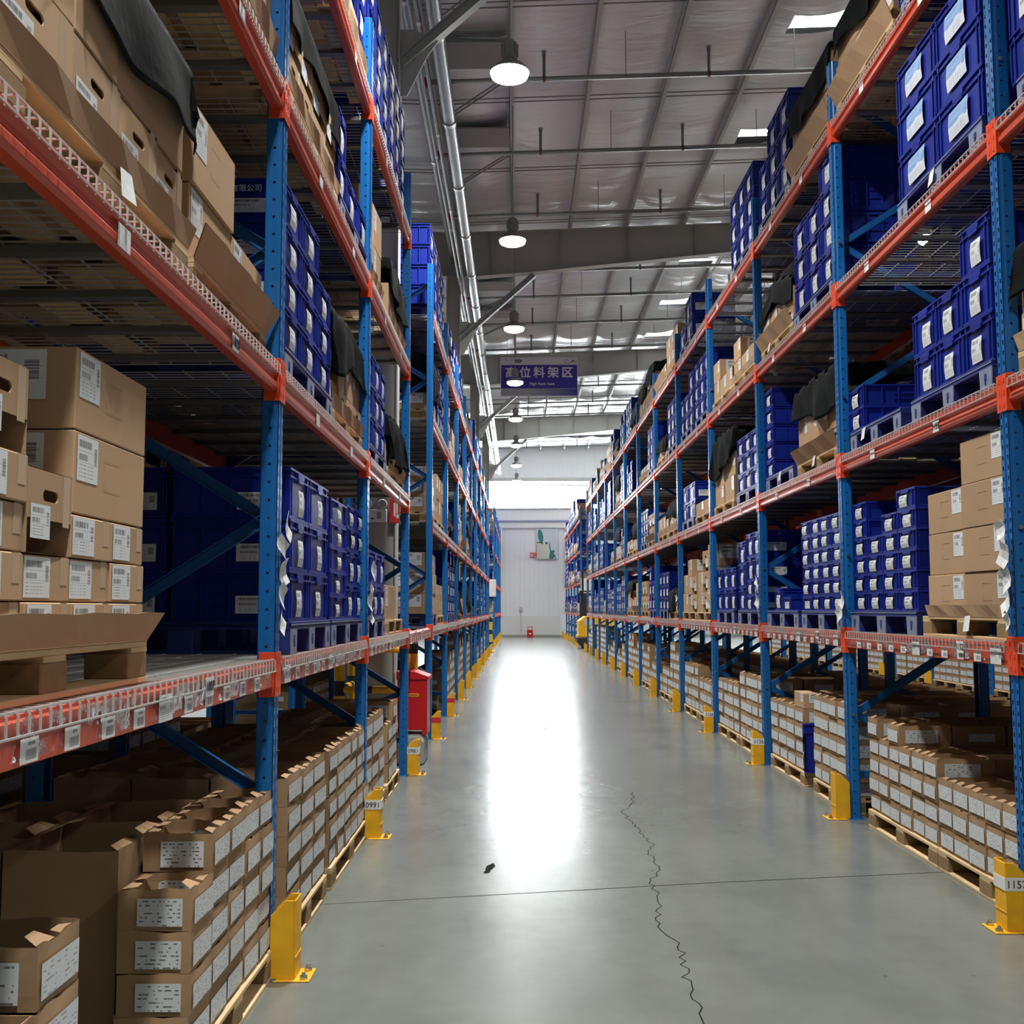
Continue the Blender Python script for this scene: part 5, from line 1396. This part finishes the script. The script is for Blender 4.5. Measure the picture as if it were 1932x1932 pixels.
def striped(p, q, r, root, name, n=None):
    """yellow tube with black bands"""
    p, q = Vector(p), Vector(q); L = (q - p).length; d = (q - p) / L
    ob(name, MB().tube(p, q, r, 16).mesh(name, M_YEL, smooth=True), root)
    k = .18; mb = MB()
    while k < L - .05:
        mb.tube(p + d * k, p + d * min(L, k + .15), r * 1.02, 16); k += .42
    if mb.f: ob('black_band', mb.mesh('black_band', M_BLK, smooth=True), root)['label'] = 'black bands around the yellow tube'
def column_guard():
    root = ob('column_guard', None, None, (0, 0, 0)); tag(root, 'yellow and black striped tube barrier round the building column, behind the red fire box', 'column guard')
    for x, y in ((-1.07, 11.15), (-1.80, 11.15), (-1.80, 12.0)):
        striped((x, y, 0), (x, y, 1.12), .055, root, 'guard_post')
        ob('post_cap', MB().lathe([(.0, 1.165), (.04, 1.155), (.062, 1.12), (0, 1.12)], 16, c=(x, y)).mesh('cap', M_WHITE, smooth=True), root)
    for z in (.66, 1.06):
        striped((-1.80, 11.15, z), (-1.07, 11.15, z), .036, root, 'guard_rail'); striped((-1.8, 11.15, z), (-1.8, 12, z), .036, root, 'guard_rail')
column_guard()
def end_bollard():
    root = ob('rack_end_bollard', None, None, (-1.0, 38.2, 0)); tag(root, 'yellow bollard with black bands at the end of the fire-box side rack', 'bollard')
    striped((0, 0, 0), (0, 0, 1.15), .09, root, 'bollard_tube')
    ob('bollard_base', MB().box(-.16, .16, -.16, .16, 0, .02).mesh('base', M_YEL), root)
end_bollard()
o = ob('concrete_block', MB().prism([(-.30, 0), (.30, 0), (.30, .22), (.26, .27), (-.30, .27)], 0, .52).mesh('concrete_block', M_CONCB, bevel=.015), None, (-1.20, 10.55, 0)); tag(o, 'grey cast concrete block on the floor carrying the red fire box', 'concrete block')
def fire_box():
    root = ob('fire_cabinet', None, None, (-1.02, 10.66, .27)); tag(root, 'red metal fire extinguisher box standing on a concrete block between rack uprights', 'fire equipment')
    b = MB().box(-.14, .14, 0, .34, .04, .52).box(-.14, -.09, 0, .34, 0, .04).box(.09, .14, 0, .34, 0, .04)
    ob('cabinet_body', b.mesh('body', M_RED, bevel=.004), root)
    ob('lid', MB().prism([(-.155, .52), (.155, .52), (.155, .55), (.02, .60), (-.155, .60)], -.015, .36).mesh('lid', M_RED, bevel=.004), root)
    ob('maker_plate', MB().box(-.05, .06, -.004, 0, .36, .39).mesh('plate', M_YEL), root)['label'] = 'small yellow plate'
    ob('plate_print', MB().box(-.04, .05, -.005, -.004, .37, .38).mesh('print', M_RED), root)
fire_box()
def emergency_light():
    root = ob('emergency_light', None, None, (-1.46, 11.36, 2.36)); tag(root, 'white twin head emergency light on the building column', 'emergency light')
    ob('battery_box', MB().box(-.14, .10, -.06, 0, 0, .13).mesh('battery', M_WHITE, bevel=.006), root)
    for x in (-.10, .055):
        h = ob('lamp_head', MB().tube((0, 0, 0), (0, -.05, 0), .048, 20).mesh('head', M_WHITE, bevel=.004), root, (x, -.02, .185))
        ob('reflector', MB().tube((0, -.05, 0), (0, -.054, 0), .038, 20).mesh('reflector', M_STEEL), h)
    ob('status_panel', MB().box(.0, .045, -.062, -.06, .03, .10).mesh('panel', M_GREYP), root)
    ob('status_light', MB().box(-.06, -.03, -.062, -.06, .025, .04).mesh('light', M_INK), root)
    ob('backing_plate', MB().box(-.14, .0, -.005, 0, .13, .28).mesh('backing', M_ZINC), root)
    s = ob('fire_point_sign', MB().box(-.055, .055, -.01, .0, -.13, .13).mesh('sign', M_DISTANT, bevel=.008), None, (-1.285, 11.37, 2.48)); tag(s, 'narrow red sign with white marks on the building column', 'sign')
    ob('pictogram', MB().box(-.01, .012, -.013, -.01, -.06, .08).box(.018, .034, -.013, -.01, -.03, .08).box(.018, .045, -.013, -.01, -.08, -.04).mesh('marks', M_WHITE), s)
emergency_light()

# crumpled paper slips taped to the uprights, and tags on pallets
def slip_mesh(seed, n=4):
    rnd = random.Random(seed); mb = MB(); z = 0
    for k in range(n):
        h = rnd.uniform(.085, .12); w = rnd.uniform(.036, .046); a = (.55 if k % 2 else -.5) + rnd.uniform(-.2, .2)
        y = rnd.uniform(-.02, .02); x = -rnd.uniform(.004, .03); t = rnd.uniform(-.3, .3)
        M = Matrix.Translation((x, y, z)) @ Matrix.Rotation(a, 4, 'X') @ Matrix.Rotation(t, 4, 'Z')
        g = 3; base = len(mb.v)
        for i in range(g + 1):
            for j in range(g + 1):
                q = M @ Vector((rnd.uniform(-.002, .002) - .012 * (j - 1.5) ** 2 / 2, -w + 2 * w * i / g, -h / 2 + h * j / g)); mb.v.append(tuple(q))
        for i in range(g):
            for j in range(g): a_ = base + i * (g + 1) + j; mb.f.append((a_, a_ + 1, a_ + g + 2, a_ + g + 1)); mb.m.append(0)
        z += h * .98
    me = mb.mesh('paper_slip', M_PAPERP, fix=False); return me
for s, j, n, z in (('L', 1, 5, 1.42), ('L', 2, 4, 1.42), ('R', 1, 5, 1.40), ('R', 2, 2, 1.42), ('R', 3, 4, 1.42), ('R', 4, 3, 1.42), ('R', 5, 3, 1.42)):
    o = ob('paper_slip', slip_mesh(j * 7 + ord(s), n), None, (XF[s] - sgn(s) * .008, yu(s, j) - (.02 if s == 'R' else .01), z), rot(s)); sm = o.modifiers.new('thickness', 'SOLIDIFY'); sm.thickness = .0008
    tag(o, 'crumpled white paper slips taped to the %s upright, %s' % (ORD[j], SIDE[s]), 'paper slip', 'paper slips taped to uprights')
def ptag(s, y, z, x, label):
    mb = MB(); mb.quad([(-.012, .045, 0), (-.018, -.045, .004), (-.004, -.04, .085), (-.002, .035, .08)])
    o = ob('pallet_tag', mb.mesh('pallet_tag', M_PAPERP, fix=False), None, place(s, x, y, z), rot(s)); o.modifiers.new('thickness', 'SOLIDIFY').thickness = .001
    tag(o, label, 'tag', 'white tags on pallets')
ptag('R', 5.80, deck('R', 1) + .045, .035, 'white hand-written tag on the wooden pallet, first shelf, first bay, forklift side')
ptag('L', 2.78, deck('L', 2) + .05, .03, 'white folded tag on the wooden pallet, second shelf, camera bay, fire-box side')
ptag('R', 8.68, deck('R', 2) + .045, .035, 'white tag on the wooden pallet, second shelf, second bay, forklift side')
ptag('R', 7.40, deck('R', 2) + .06, .03, 'white tag on the plastic pallet, second shelf, first bay, forklift side')
ptag('R', 9.8, deck('R', 2) + .06, .03, 'white tag on the plastic pallet, second shelf, second bay, forklift side')
ptag('R', 10.1, deck('R', 3) + .045, .03, 'white tag on the wooden pallet, third shelf, second bay, forklift side')
ptag('R', 6.05, deck('R', 3) + .05, .03, 'pale torn tag on the plastic pallet, third shelf, first bay, forklift side')
